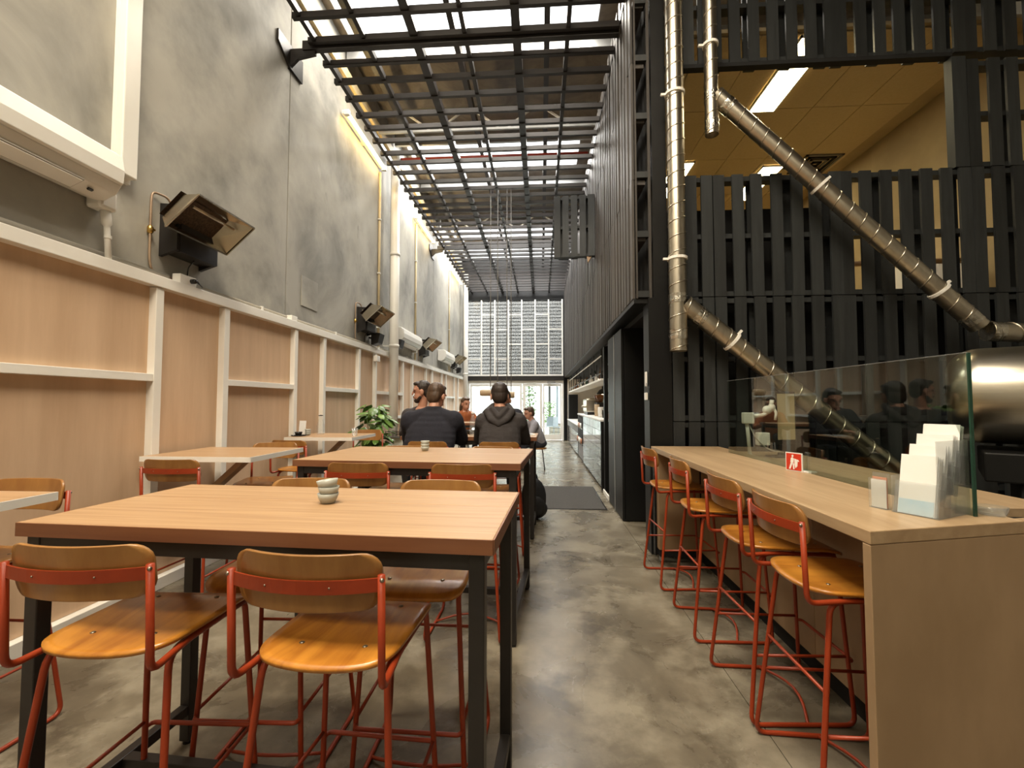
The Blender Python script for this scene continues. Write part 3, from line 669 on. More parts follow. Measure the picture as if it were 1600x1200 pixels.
# ================================================================ STOOLS
def make_stool():
    t = thing('bar_stool', 'stool', 'bar stool')
    # seat: curved plywood sheet
    nu, nv = 18, 18; b = MB(); th = 0.012
    def sp(u, v, lower):
        w = 2 * v - 1; q = max(abs(u), abs(w)); n_ = 6.0
        k = q / (abs(u) ** n_ + abs(w) ** n_) ** (1 / n_) if q > 1e-6 else 1.0
        X, Y = u * k, w * k                                   # rounded-square outline
        v = (Y + 1) / 2
        x = X * (0.186 + 0.008 * v); y = -0.205 + 0.42 * v - 0.022 * (1 - X * X) * (1 - v)
        z = 0.752 - 0.012 * (1 - X * X) * (1 - v) + 0.008 * (1 - v) ** 2 - 0.030 * max(0, v - 0.72) ** 2 / 0.08
        return (x, y, z - (th if lower else 0))
    for lower in (False, True):
        for i in range(nv + 1):
            for j in range(nu + 1): b.v.append(sp(-1 + 2 * j / nu, i / nv, lower))
    n1 = (nu + 1) * (nv + 1)
    for i in range(nv):
        for j in range(nu):
            a = i * (nu + 1) + j
            b.f.append((a, a + 1, a + nu + 2, a + nu + 1)); b.f.append((n1 + a, n1 + a + nu + 1, n1 + a + nu + 2, n1 + a + 1))
    ring = [j for j in range(nu + 1)] + [i * (nu + 1) + nu for i in range(1, nv + 1)] + [nv * (nu + 1) + j for j in range(nu - 1, -1, -1)] + [i * (nu + 1) for i in range(nv - 1, 0, -1)]
    for k in range(len(ring)):
        p, q = ring[k], ring[(k + 1) % len(ring)]
        b.f.append((q, p, n1 + p, n1 + q))
    seat = b.build('seat', 'seat', t, smooth=True)
    SC = MB().ell((0, 0, 0), (0.008, 0.008, 0.003), nu=8, nv=4).mesh('screw', 'screw', True)
    for x, y in ((-0.09, -0.12), (0.09, -0.12), (-0.10, 0.12), (0.10, 0.12)): inst('screw', SC, seat, (x, y, 0.7475 + (0.002 if y < 0 else 0.003)))
    # backrest: curved plywood with rounded corners
    b = MB(); nu, nv = 18, 14; bh = 0.140; bw = 0.187; z0 = 0.905; cr = 0.045
    def bp(u, v, back):
        zz = bh * v; e = min(zz, bh - zz); k = 1.0
        if e < cr: k = 1 - (1 - math.sqrt(max(0.0, 1 - ((cr - e) / cr) ** 2))) * cr / bw
        x = u * bw * k
        y = -0.280 - 0.022 * v + 0.045 * (x / bw) ** 2 + (0.011 if not back else 0.0)
        return (x, y, z0 + zz)
    for back in (False, True):
        for i in range(nv + 1):
            for j in range(nu + 1): b.v.append(bp(-1 + 2 * j / nu, 0.5 - 0.5 * math.cos(PI * i / nv), back))
    n1 = (nu + 1) * (nv + 1)
    for i in range(nv):
        for j in range(nu):
            a = i * (nu + 1) + j
            b.f.append((a, a + nu + 1, a + nu + 2, a + 1)); b.f.append((n1 + a, n1 + a + 1, n1 + a + nu + 2, n1 + a + nu + 1))
    ring = [j for j in range(nu + 1)] + [i * (nu + 1) + nu for i in range(1, nv + 1)] + [nv * (nu + 1) + j for j in range(nu - 1, -1, -1)] + [i * (nu + 1) for i in range(nv - 1, 0, -1)]
    for k in range(len(ring)):
        p, q = ring[k], ring[(k + 1) % len(ring)]
        b.f.append((p, q, n1 + q, n1 + p))
    back = b.build('backrest', 'backply', t, smooth=True)
    # flat red bracket behind the backrest
    b = MB(); n = 12
    for k in range(n + 1):
        x = -0.196 + 0.392 * k / n; yc = -0.302 + 0.042 * (x / 0.196) ** 2
        for dy, dz in ((0, -0.016), (0.005, -0.016), (0.005, 0.016), (0, 0.016)): b.v.append((x, yc + dy, 0.972 + dz))
    for k in range(n):
        for j in range(4): b.f.append((4 * k + j, 4 * k + (j + 1) % 4, 4 * k + 4 + (j + 1) % 4, 4 * k + 4 + j))
    b.f += [(3, 2, 1, 0), (4 * n, 4 * n + 1, 4 * n + 2, 4 * n + 3)]
    br = b.build('back_bracket', 'red', t)
    for x in (-0.196, 0.196): inst('bolt', SC, br, (x, -0.268, 0.985), (PI / 2, 0, 0), (0.8, 0.8, 1.8))
    for x in (-0.08, 0.08): inst('rivet', SC, br, (x, -0.296, 0.972), (PI / 2, 0, 0), (0.35, 0.35, 0.6))
    # bent rod side frames
    r = 0.0095
    for s_ in (-1, 1):
        arm = rnd([(0.192 * s_, -0.262, 0.995), (0.192 * s_, -0.252, 0.722), (0.176 * s_, -0.10, 0.728), (0.172 * s_, 0.16, 0.722)], 0.035)
        MB().tube(arm, r, 8).build('back_upright', 'red', t, smooth=True)
        loop = rnd([(0.165 * s_, -0.06, 0.726), (0.170 * s_, -0.165, 0.720), (0.222 * s_, -0.245, 0.0095), (0.205 * s_, 0.205, 0.0095), (0.168 * s_, 0.165, 0.722), (0.165 * s_, 0.10, 0.726)], 0.045, 5)
        MB().tube(loop, r, 8).build('side_frame', 'red', t, smooth=True)
        MB().tube([(0.198 * s_, -0.212, 0.29), (0.190 * s_, 0.19, 0.29)], 0.0065, 7).build('side_footrest', 'red', t, smooth=True)
    MB().tube(rnd([(-0.191, 0.188, 0.27), (-0.185, 0.215, 0.27), (0.185, 0.215, 0.27), (0.191, 0.188, 0.27)], 0.03), 0.0075, 8).build('front_footrest', 'red', t, smooth=True)
    MB().tube([(-0.192, -0.20, 0.43), (0.192, -0.20, 0.43)], 0.0065, 7).build('rear_crossbar', 'red', t, smooth=True)
    arch = [(-0.213 + 0.426 * k / 8, 0.0 + 0.06 * math.sin(PI * k / 8), 0.010 + 0.028 * math.sin(PI * k / 8)) for k in range(9)]
    MB().tube(arch, 0.0065, 7).build('floor_crossbar', 'red', t, smooth=True)
    return t
PROTO = make_stool()
first = [True]
def stool(x, y, rz, label, group, jit=0.0):
    o = PROTO if first[0] else copy_tree(PROTO)
    first[0] = False
    o.location = (x, y, 0); o.rotation_euler = (0, 0, rz); o['label'] = label; o['group'] = group; o['category'] = 'bar stool'
    return o
G1 = 'stools at the long counter'
cs = ['plywood stool with orange-red frame at the counter, next to the brochure stand end', 'second stool along the counter from the brochure stand', 'third stool along the counter from the brochure stand', 'stool at the far counter end beside the black pantry block']
for (y, dx, a), l in zip(((1.80, 0.0, 0.0), (2.29, -0.005, 0.02), (2.96, -0.01, -0.02), (3.70, -0.03, 0.05)), cs): stool(1.15 + dx, y, -PI / 2 + a, l, G1)
G2 = 'stools around the empty table with rimmed bowls'
stool(-1.185, 1.345, 0.03, 'stool tucked under the empty near table at its wainscot corner, back to the street end', G2)
stool(-0.555, 1.325, -0.05, 'stool tucked under the empty near table at its aisle corner, back to the street end', G2)
stool(-1.06, 1.79, PI + 0.03, 'stool on the far side of the empty near table, wainscot side, facing the street end', G2)
stool(-0.46, 1.78, PI - 0.02, 'stool on the far side of the empty near table, aisle side, facing the street end', G2)
G3 = 'stools around the middle table'
stool(-1.10, 2.90, 0.0, 'stool with pale back pushed under the middle table, wainscot side', G3)
stool(-0.46, 2.88, 0.0, 'stool with orange back pushed under the middle table, aisle side', G3)
stool(-1.12, 3.42, PI + 0.04, 'stool on the seated men\'s side of the middle table, wainscot side', G3)
stool(-0.42, 3.40, PI - 0.1, 'stool on the seated men\'s side of the middle table, aisle side', G3)
G4 = 'stools around the seated men\'s table'
stool(-1.06, 4.40, 0.0, 'stool under the man in the navy jumper', G4)
stool(-0.385, 4.38, 0.0, 'stool under the man in the charcoal hoodie', G4)
stool(-1.45, 5.62, PI, 'stool under the dark-haired man in profile', G4)
stool(-0.49, 5.62, PI, 'stool opposite the man in the charcoal hoodie', G4)
G5 = 'stools at the wall tables'
stool(-2.35, 2.98, 0.0, 'stool at the wall table below the first heater, back to the street end', G5)
stool(-2.32, 3.66, PI + 0.25, 'stool behind the wall table below the first heater, facing the street end', G5)
stool(-2.40, 4.45, -0.12, 'stool at the wall table with the water carafe, back to the street end', G5)
stool(-2.28, 5.62, PI + 0.1, 'stool behind the wall table with the tumbler, beside the leafy plant', G5)
stool(-2.38, 1.70, PI, 'stool at the wall table under the long air conditioner', G5)

# ================================================================ TABLES
def table(name_label, cx, cy_, w, dpt, rz, split=0.6):
    t = thing('high_table', name_label, 'table', (cx, cy_, 0), rz, 'oak high tables along the aisle')
    h = 1.05; th = 0.04; x = w / 2; y = dpt / 2
    ys_ = -y + dpt * split
    for a, b in ((-y, ys_ - 0.0008), (ys_ + 0.0008, y)):
        box('tabletop_board', 'oak', -x, x, a, b, h - th + 0.003, h, t, bevel=0.0025)
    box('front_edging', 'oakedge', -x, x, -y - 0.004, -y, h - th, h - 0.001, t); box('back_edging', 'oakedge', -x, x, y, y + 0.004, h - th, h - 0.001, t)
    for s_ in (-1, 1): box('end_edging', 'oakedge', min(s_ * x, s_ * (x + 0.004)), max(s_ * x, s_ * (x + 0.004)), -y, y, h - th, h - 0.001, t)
    q = 0.021; ix = x - 0.045; iy = y - 0.03
    for sx in (-1, 1):
        for sy in (-1, 1):
            box('leg', 'blacksteel', sx * ix - q, sx * ix + q, sy * iy - q, sy * iy + q, 0.014, h - th, t, bevel=0.003)
            MB().lathe([(0.018, 0), (0.018, 0.014)], 10, (sx * ix, sy * iy, 0)).build('foot', 'blackglaze', t)
        box('end_stretcher', 'blacksteel', sx * ix - 0.018, sx * ix + 0.018, -iy + q, iy - q, 0.12, 0.16, t, bevel=0.003)
        box('end_rail', 'blacksteel', sx * ix - 0.018, sx * ix + 0.018, -iy + q, iy - q, h - th - 0.045, h - th - 0.001, t)
    for sy in (-1, 1): box('long_rail', 'blacksteel', -ix + q, ix - q, sy * iy - 0.018, sy * iy + 0.018, h - th - 0.045, h - th - 0.001, t)
    box('centre_stretcher', 'blacksteel', -ix + 0.018, ix - 0.018, -0.02, 0.02, 0.12, 0.16, t, bevel=0.003)
    return t
table('empty oak high table with a leaning stack of bowls, nearest the counter end panel', -0.815, 1.51, 1.42, 0.62, rad(-3.2))
table('oak high table between the empty table and the seated men', -0.80, 3.09, 1.42, 0.86, rad(-4.0))
table('oak high table where the two men with their backs turned sit', -0.76, 4.98, 1.44, 0.62, rad(-1.5))
table('oak high table beyond the seated men, by the woman in rust', -1.75, 8.2, 1.44, 0.62, rad(0.0))

def bowl(loc, r, h, label, group, tilt=0.0, mat='bowl', az=0.0):
    o = MB().lathe([(0.0, 0.0), (r * 0.62, 0.0), (r * 0.86, h * 0.45), (r, h), (r * 0.93, h), (r * 0.80, h * 0.5), (r * 0.55, h * 0.14), (0.0, h * 0.12)], 28).build('small_bowl', mat, smooth=True, loc=loc)
    o.rotation_euler = (tilt * math.cos(az), tilt * math.sin(az), 0)
    return tag(o, label, 'bowl', group)
for k, (dx, tl, l) in enumerate(((0, 0, 'bottom grey bowl of the stack on the empty near table'), (0.002, 0.0, 'middle grey bowl of the stack on the empty near table'), (0.0, -0.13, 'tilted top grey bowl of the stack on the empty near table'))):
    bowl((-0.747 + dx, 1.545, 1.051 + 0.023 * k), 0.036, 0.034, l, 'bowls on the empty near table', tl if k == 2 else 0, 'bowl', PI / 2)
for k, l in enumerate(('bottom grey bowl of the stack on the middle table', 'middle grey bowl of the stack on the middle table', 'top grey bowl of the stack on the middle table')):
    bowl((-0.852, 3.27, 1.051 + 0.021 * k), 0.032, 0.030, l, 'bowls on the middle table')

# wall tables
def wall_table(y0, y1, label, xo=-2.06, z=1.02):
    t = thing('wall_table', label, 'wall table', (PXF, (y0 + y1) / 2, 0), 0, 'fold-out wall tables'); h = (y1 - y0) / 2; w = xo - PXF
    box('tabletop', 'oak', 0.058, w - 0.002, -h + 0.002, h - 0.002, z - 0.036, z, t)
    box('side_edging', 'white', 0.058, w, -h - 0.004, -h + 0.002, z - 0.037, z - 0.001, t); box('side_edging', 'white', 0.058, w, h - 0.002, h + 0.004, z - 0.037, z - 0.001, t)
    box('front_edging', 'white', w - 0.002, w + 0.004, -h - 0.004, h + 0.004, z - 0.037, z - 0.001, t)
    MB().bar((0.06, 0, z - 0.56), (w * 0.70, 0, z - 0.058), 0.09, 0.04).build('strut', 'plyx', t)
    MB().bar((0.065, -h + 0.1, z - 0.055), (0.065, h - 0.1, z - 0.055), 0.04, 0.03).build('wall_cleat', 'white', t)
wall_table(1.15, 1.86, 'wall table with white edging under the long air conditioner', -2.13, 1.01)
wall_table(3.05, 3.74, 'bare wall table with white edging below the first heater', -2.04, 1.02)
wall_table(4.86, 5.56, 'wall table holding the menu card, carafe and tumbler', -2.09, 1.02)
ZT = 1.0215
tag(MB().lathe([(0.0, 0), (0.075, 0), (0.085, 0.012), (0.08, 0.012), (0.07, 0.004), (0, 0.004)], 24).build('serving_tray', 'blackglaze', smooth=True, loc=(-2.80, 5.04, ZT)), 'round black tray on the wall table beneath the menu card', 'tray')
bowl((-2.79, 5.02, ZT + 0.006), 0.042, 0.042, 'black bowl on the black tray', None, 0, 'blackglaze')
for k in range(3): bowl((-2.745, 5.14, ZT + 0.021 * k), 0.034, 0.03, ('bottom', 'middle', 'top')[k] + ' grey bowl of the stack beside the black tray', 'bowls beside the menu card')
mc = tag(MB().box(-0.045, 0.045, -0.001, 0.001, 0, 0.17).build('menu_card', 'paper', loc=(-2.835, 5.17, ZT)), 'white menu card leaning on the wainscot', 'menu card'); mc.rotation_euler = (-0.12, 0, -0.15)
cf = thing('water_carafe', 'clear glass carafe on the wall table beside the menu card', 'carafe', (-2.70, 5.36, ZT))
MB().lathe([(0.0, 0), (0.042, 0), (0.044, 0.02), (0.044, 0.10), (0.030, 0.16), (0.022, 0.20), (0.026, 0.225)], 20).build('glass_body', 'acrylic', cf, smooth=True)
MB().lathe([(0.0, 0.222), (0.024, 0.222), (0.030, 0.23), (0.0, 0.236)], 16).build('stopper', 'blackglaze', cf, smooth=True)
tb = thing('tumbler', 'half-full glass tumbler at the corner of the wall table by the plant', 'glass', (-2.16, 5.10, ZT))
MB().lathe([(0.0, 0), (0.028, 0), (0.036, 0.09), (0.034, 0.09), (0.026, 0.006), (0, 0.006)], 18).build('glass_body', 'acrylic', tb, smooth=True)

# ================================================================ LONG COUNTER
ct = thing('long_counter', 'long plywood counter with pale oak top and full end panel', 'counter', (1.0, 1.45, 0))
CL = 2.72; TH = 1.01; SK = 0.165 / 0.62               # the near end is cut on a slight skew
def sk(x, y): return y + x * SK * max(0, 1 - y / 0.5)
MB().prism([(0.0, 0.0), (0.60, 0.60 * SK), (0.60, CL), (0.0, CL)], TH - 0.042, TH, 'z').build('counter_top', 'bench', ct, bevel=0.003)
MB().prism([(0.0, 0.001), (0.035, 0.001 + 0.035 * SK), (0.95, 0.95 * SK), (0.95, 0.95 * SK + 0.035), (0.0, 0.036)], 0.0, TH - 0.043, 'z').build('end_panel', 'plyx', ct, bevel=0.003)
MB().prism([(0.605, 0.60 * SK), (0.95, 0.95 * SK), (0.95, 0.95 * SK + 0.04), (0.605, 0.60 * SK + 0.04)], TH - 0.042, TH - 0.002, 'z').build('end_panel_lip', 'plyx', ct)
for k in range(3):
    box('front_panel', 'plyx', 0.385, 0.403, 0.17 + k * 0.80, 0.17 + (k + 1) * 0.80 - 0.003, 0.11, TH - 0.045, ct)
box('toe_kick', 'void', 0.42, 0.44, 0.2, CL - 0.05, 0.0, 0.11, ct)
box('far_end_box', 'plyx', 0.03, 0.383, CL - 0.13, CL - 0.01, 0.12, TH - 0.044, ct, bevel=0.003)
box('far_end_base', 'void', 0.04, 0.375, CL - 0.12, CL - 0.02, 0.06, 0.118, ct)
for x in (0.06, 0.35): MB().lathe([(0.0, -0.012), (0.028, -0.012), (0.028, 0.012), (0.0, 0.012)], 14, (x, CL - 0.07, 0.029), Matrix.Rotation(PI / 2, 3, 'Y')).build('castor', 'purlin', ct, smooth=True)
box('black_edge_strip', 'blackpaint', 0.012, 0.028, CL - 0.06, CL + 0.0, 0.05, TH - 0.05, ct)
# service bench behind the glass
sb_ = thing('service_bench', 'dark service bench behind the counter glass with a pale timber rail', 'bench', (1.64, 2.9, 0))
box('bench_body', 'void', 0.0, 0.55, -1.0, 1.3, 0.0, 0.93, sb_)
box('bench_top', 'bench', 0.0, 0.55, -0.9, 1.3, 0.931, 0.965, sb_)
# glass screen
gs = thing('glass_screen', 'tall clear glass screen standing along the counter', 'glass screen', (1.49, 1.66, TH + 0.001))
MB().box(-0.003, 0.003, 0, 2.02, 0, 0.565).build('pane', 'screen', gs)
MB().box(-0.005, 0.005, -0.006, 0.0, 0, 0.565).build('polished_edge', 'glassedge', gs)
MB().box(-0.004, 0.004, 0, 2.02, 0.565, 0.568).build('top_edge', 'acrylic', gs)
# brochure stand: four stepped pockets of cards
bs = thing('brochure_stand', 'clear tiered acrylic stand filled with white leaflets on the counter', 'brochure stand', (1.29, 1.655, TH + 0.001), rad(-62))
for k in range(4):
    o_ = Vector((0, 0.052 * k, 0.036 * k)); tl = 0.20
    T = Matrix.Translation(o_) @ Matrix.Rotation(-tl, 4, 'X')
    pk = MB().box(-0.062, 0.062, -0.002, 0.0, 0.0, 0.115, T).box(-0.062, -0.060, 0.0, 0.038, 0, 0.10, T).box(0.060, 0.062, 0.0, 0.038, 0, 0.10, T).box(-0.062, 0.062, 0.0, 0.038, 0.0, 0.002, T).box(-0.062, 0.062, 0.036, 0.038, 0.0, 0.15, T).build('pocket', 'acrylic', bs)
    for j in range(5):
        T2 = T @ Matrix.Translation((RND.uniform(-0.004, 0.004), 0.004 + j * 0.006, 0.003)) @ Matrix.Rotation(-0.01 * j, 4, 'X')
        MB().box(-0.052, 0.052, 0, 0.0025, 0, 0.205 + RND.uniform(-0.004, 0.004), T2).build('leaflet', 'paper', bs)
    if k == 0:
        T2 = T @ Matrix.Translation((0, 0.003, 0.004)); MB().box(-0.05, 0.05, -0.0006, 0.0008, 0.0, 0.05, T2).build('printed_band', 'bluecard', bs)
MB().box(0.064, 0.067, 0.0, 0.215, 0, 0.26).box(-0.067, -0.064, 0.0, 0.215, 0, 0.13).box(-0.067, 0.067, 0.0, 0.215, 0.0, 0.003).build('side_cheek', 'acrylic', bs)
ca = thing('card_holder', 'small clear holder with pink and white cards beside the leaflet stand', 'card holder', (1.255, 1.765, TH + 0.001), rad(-70))
MB().box(-0.03, 0.03, -0.012, -0.010, 0, 0.11).box(-0.03, 0.03, 0.010, 0.012, 0, 0.13).box(-0.03, 0.03, -0.012, 0.012, 0, 0.002).build('holder', 'acrylic', ca)
MB().box(-0.026, 0.026, -0.004, -0.001, 0.003, 0.105).build('white_card', 'paper', ca); MB().box(-0.024, 0.026, 0.001, 0.004, 0.003, 0.115).build('pink_card', 'skin', ca)
# red sign of a walking figure carrying a sack
sg = thing('counter_sign', 'small square red sign with a white walking figure by the glass', 'sign', (1.452, 2.69, TH + 0.001), rad(-90 + 22))
MB().box(-0.052, 0.052, -0.003, 0.003, 0, 0.105).build('acrylic_back', 'paper', sg)
MB().box(-0.047, 0.047, -0.0042, -0.003, 0.005, 0.10).build('red_print', 'signred', sg)
fg = MB()
fg.prism([(-0.012, 0.088), (-0.005, 0.094), (0.002, 0.088), (-0.003, 0.078), (-0.010, 0.079)], -0.0054, -0.0044, 'y')
fg.prism([(-0.020, 0.050), (-0.016, 0.074), (-0.006, 0.078), (0.004, 0.070), (0.000, 0.048), (-0.012, 0.044)], -0.0054, -0.0044, 'y')
fg.prism([(-0.018, 0.046), (-0.006, 0.044), (-0.020, 0.010), (-0.030, 0.010)], -0.0054, -0.0044, 'y')
fg.prism([(-0.006, 0.044), (0.002, 0.046), (0.006, 0.012), (-0.003, 0.010)], -0.0054, -0.0044, 'y')
fg.prism([(0.006, 0.072), (0.030, 0.066), (0.036, 0.056), (0.026, 0.058), (0.024, 0.030), (0.012, 0.018), (0.006, 0.036)], -0.0054, -0.0044, 'y')
fg.build('white_figure', 'paper', sg)
MB().box(-0.05, 0.10, 0.004, 0.05, 0, 0.008).build('base', 'paper', sg)
cp = thing('lever_coffee_gadget', 'white articulated lever device standing behind the glass screen', 'coffee gadget', (1.66, 3.70, 0.966))
MB().lathe([(0.06, 0), (0.06, 0.015), (0.02, 0.025), (0.014, 0.03)], 16).build('base', 'cream', cp, smooth=True)
MB().tube([(0, 0, 0.02), (-0.01, 0, 0.18), (-0.02, 0, 0.30)], 0.014, 10).build('column', 'cream', cp, smooth=True)
MB().box(-0.05, 0.03, -0.03, 0.03, 0.27, 0.36).build('head_block', 'cream', cp, bevel=0.008)
MB().tube(rnd([(0.02, 0, 0.33), (0.12, 0, 0.34), (0.17, 0, 0.40), (0.18, 0, 0.46)], 0.03), 0.016, 10).build('arm', 'cream', cp, smooth=True)
MB().ell((0.14, 0, 0.38), (0.035, 0.03, 0.035)).ell((0.175, 0, 0.40), (0.028, 0.028, 0.03)).build('joint_cover', 'white', cp, smooth=True)
MB().tube(rnd([(0.18, 0, 0.42), (0.20, -0.02, 0.36), (0.19, -0.02, 0.30)], 0.02), 0.01, 8).build('handle', 'white', cp, smooth=True)
MB().tube(rnd([(0.0, 0, 0.26), (0.04, -0.03, 0.14), (0.14, -0.04, 0.06), (0.24, -0.04, 0.05)], 0.06), 0.005, 6).build('lead', 'creamd', cp, smooth=True)
MB().box(0.06, 0.15, -0.02, 0.04, 0.10, 0.20).build('hopper', 'cream', cp, bevel=0.006)
mo = thing('display_panel', 'upright dark framed panel with a painted olive reflection behind the glass', 'panel', (1.95, 3.76, 0.966), rad(8))
MB().box(-0.15, 0.11, 0.0, 0.03, 0.10, 0.53).build('frame', 'blacksteel', mo, bevel=0.004)
MB().box(-0.045, 0.10, -0.004, 0.0, 0.14, 0.51).build('olive_reflection', 'officewall', mo)  # flat olive plate painted in place of a reflection in the panel
MB().box(-0.03, 0.03, 0.0, 0.03, 0.0, 0.10).box(-0.1, 0.1, -0.05, 0.08, 0.0, 0.012).build('foot', 'blacksteel', mo)
tg = thing('water_glass', 'clear drinking glass on the bench past the leaflet stand', 'glass', (1.57, 1.685, TH + 0.001))
MB().lathe([(0.0, 0), (0.034, 0), (0.042, 0.02), (0.043, 0.03), (0.041, 0.03), (0.033, 0.004), (0.0, 0.004)], 20).build('glass_body', 'acrylic', tg, smooth=True)
ck = thing('copper_kettle', 'small copper coloured pot behind the glass', 'pot', (1.66, 2.1, 0.966))
MB().lathe([(0.0, 0), (0.05, 0), (0.055, 0.03), (0.04, 0.07), (0.02, 0.085), (0.0, 0.09)], 18).build('pot_body', 'terra', ck, smooth=True)
MB().ell((0, 0, 0.098), (0.012, 0.012, 0.012)).build('lid_knob', 'white', ck, smooth=True)

# ================================================================ ROASTER AND DUCTS
ro = thing('coffee_roaster', 'large brushed steel roaster drum with rounded shoulder behind the glass', 'coffee roaster', (3.50, 2.72, 0), rad(-40))
R0 = 0.315
prof = [(0.0, 0.0)] + [(R0 - 0.16 + 0.16 * math.sin(a), 0.16 - 0.16 * math.cos(a)) for a in [PI / 2 * k / 8 for k in range(9)]] + [(R0, 1.7), (0.0, 1.7)]
MB().lathe(prof, 48, (-0.90, 0, 1.45), Matrix.Rotation(PI / 2, 3, 'Y')).build('drum', 'stainless', ro, smooth=True)
MB().box(-0.6, 0.9, -0.3, 0.3, 0.0, 0.92).build('base_cabinet', 'void', ro, bevel=0.01)
MB().box(-0.75, 0.95, -0.34, 0.34, 0.921, 1.10).build('cradle', 'blackpaint', ro, bevel=0.01)
for k in range(4): MB().box(-0.35, -0.22, -0.342, -0.32, 1.125 + k * 0.012, 1.130 + k * 0.012).build('vent_slot', 'blackglaze', ro)

def duct(name, label, pts, r, pitch=0.16, tape=(), clamps=(), grp='galvanised spiral ducts'):
    t = thing(name, label, 'duct', pts[0], 0, grp); P = [Vector(p) - Vector(pts[0]) for p in pts]
    path = rnd(P, 0.12) if len(P) > 2 else [P[0] + (P[1] - P[0]) * k / 10 for k in range(11)]
    MB().tube(path, r, 20, cap=False).tube(list(reversed(path)), r - 0.003, 20, cap=False).build('duct_tube', 'galv', t, smooth=True)
    a, b = P[0], P[1]; ax = (b - a); L_ = ax.length; ax.normalize()
    n1 = ax.cross(Vector((0, 1, 0)) if abs(ax.y) < 0.9 else Vector((1, 0, 0))).normalized(); n2 = ax.cross(n1)
    turns = int(L_ / pitch); hp = []
    for k in range(turns * 18 + 1):
        an = 2 * PI * k / 18; hp.append(a + ax * (pitch * k / 18) + n1 * (r * math.cos(an)) + n2 * (r * math.sin(an)))
    if len(hp) > 3: MB().tube(hp, 0.007, 4, cap=True).build('spiral_seam', 'galv', t, smooth=True)
    for f in tape:
        c = a + ax * (L_ * f)
        MB().tube([c - ax * 0.045, c - ax * 0.02, c + ax * 0.01, c + ax * 0.04], [r + 0.003, r + 0.005, r + 0.003, r + 0.005], 20).build('tape_band', 'tape', t, smooth=False)
    for f in clamps:
        c = a + ax * (L_ * f)
        MB().tube([c - ax * 0.012, c + ax * 0.012], r + 0.012, 20).build('clamp_ring', 'white', t, smooth=False)
        MB().bar(c + n1 * (r + 0.005), c + n1 * (r + 0.05), 0.02, 0.02).build('clamp_lug', 'white', t)
    return t
DY = 4.12
duct('spiral_duct', 'thick vertical silver spiral duct at the black wall corner', [(1.245, DY, 1.87), (1.245, DY, 6.9)], 0.077, 0.145, (0.03, 0.095), (0.168, 0.475))
duct('spiral_duct', 'thinner short vertical silver duct ending above the opening sill', [(1.575, DY, 3.86), (1.575, DY, 6.9)], 0.058, 0.16, (0.03, 0.12), (0.28,))
duct('branch_duct', 'long diagonal silver duct crossing the pallet opening', [(1.615, DY, 4.235), (3.62, DY - 0.20, 2.035)], 0.072, 0.14, (0.055, 0.97), (0.42, 0.86))
duct('branch_duct', 'horizontal duct joining the roaster flue', [(3.66, DY - 0.22, 1.99), (5.2, DY - 0.25, 1.90)], 0.078, 0.16, (0.03,), ())
duct('branch_duct', 'diagonal duct running down behind the glass screen', [(1.30, DY, 2.30), (3.35, DY - 0.06, 0.55)], 0.082, 0.15, (0.07, ), (0.20,))

# ================================================================ DOOR MAT, BACKPACK, PLANT
dm = thing('door_mat', 'dark rectangular rubber mat on the corridor floor', 'mat', (0.44, 6.82, 0))
MB().box(-0.41, 0.41, -0.80, 0.80, 0.001, 0.010).build('pile', 'mat', dm, bevel=0.003)
MB().box(-0.43, 0.43, -0.82, 0.82, 0.0, 0.006).build('rubber_border', 'blackglaze', dm, bevel=0.002)

bpk = thing('backpack', 'black backpack on the floor at the aisle end of the men\'s table', 'backpack', (-0.09, 5.52, 0), rad(15))
bb = MB().ell((0, 0, 0.24), (0.16, 0.11, 0.25)).ell((0, -0.02, 0.12), (0.17, 0.12, 0.12))
bb.build('main_bag', 'bag', bpk, smooth=True)
MB().ell((0, -0.12, 0.17), (0.11, 0.04, 0.12)).build('front_pocket', 'bag', bpk, smooth=True)
MB().tube(rnd([(-0.05, 0.02, 0.47), (-0.04, 0.03, 0.53), (0.04, 0.03, 0.53), (0.05, 0.02, 0.47)], 0.03), 0.012, 8).build('grab_handle', 'bag', bpk, smooth=True)
for s_ in (-1, 1): MB().tube(rnd([(0.08 * s_, 0.08, 0.42), (0.10 * s_, 0.17, 0.30), (0.11 * s_, 0.12, 0.08)], 0.08), 0.016, 8).build('shoulder_strap', 'bag', bpk, smooth=True)

pt = thing('potted_plant', 'bushy broad-leaved green plant in a dark pot by the wainscot', 'potted plant', (-2.42, 6.42, 0))
MB().lathe([(0.0, 0), (0.15, 0), (0.19, 0.60), (0.20, 0.62), (0.18, 0.62), (0.17, 0.57), (0.0, 0.57)], 24).build('pot', 'blackpaint', pt, smooth=True)
MB().lathe([(0.0, 0.572), (0.17, 0.572)], 20).build('soil', 'soil', pt)
def leaf_mesh():
    b = MB(); n = 6
    for k in range(n + 1):
        t_ = k / n; w = 0.055 * math.sin(PI * t_ ** 0.75) ** 0.9 if 0 < t_ < 1 else 0.001
        y = 0.17 * t_; zz = -0.06 * t_ * t_
        b.v += [(-w, y, zz - 0.012 * (w > 0.01)), (0, y, zz + 0.004), (w, y, zz - 0.012 * (w > 0.01))]
    for k in range(n):
        a = 3 * k
        b.f += [(a, a + 1, a + 4, a + 3), (a + 1, a + 2, a + 5, a + 4)]
    return b.mesh('leaf', 'leaf', True)
LF = leaf_mesh()
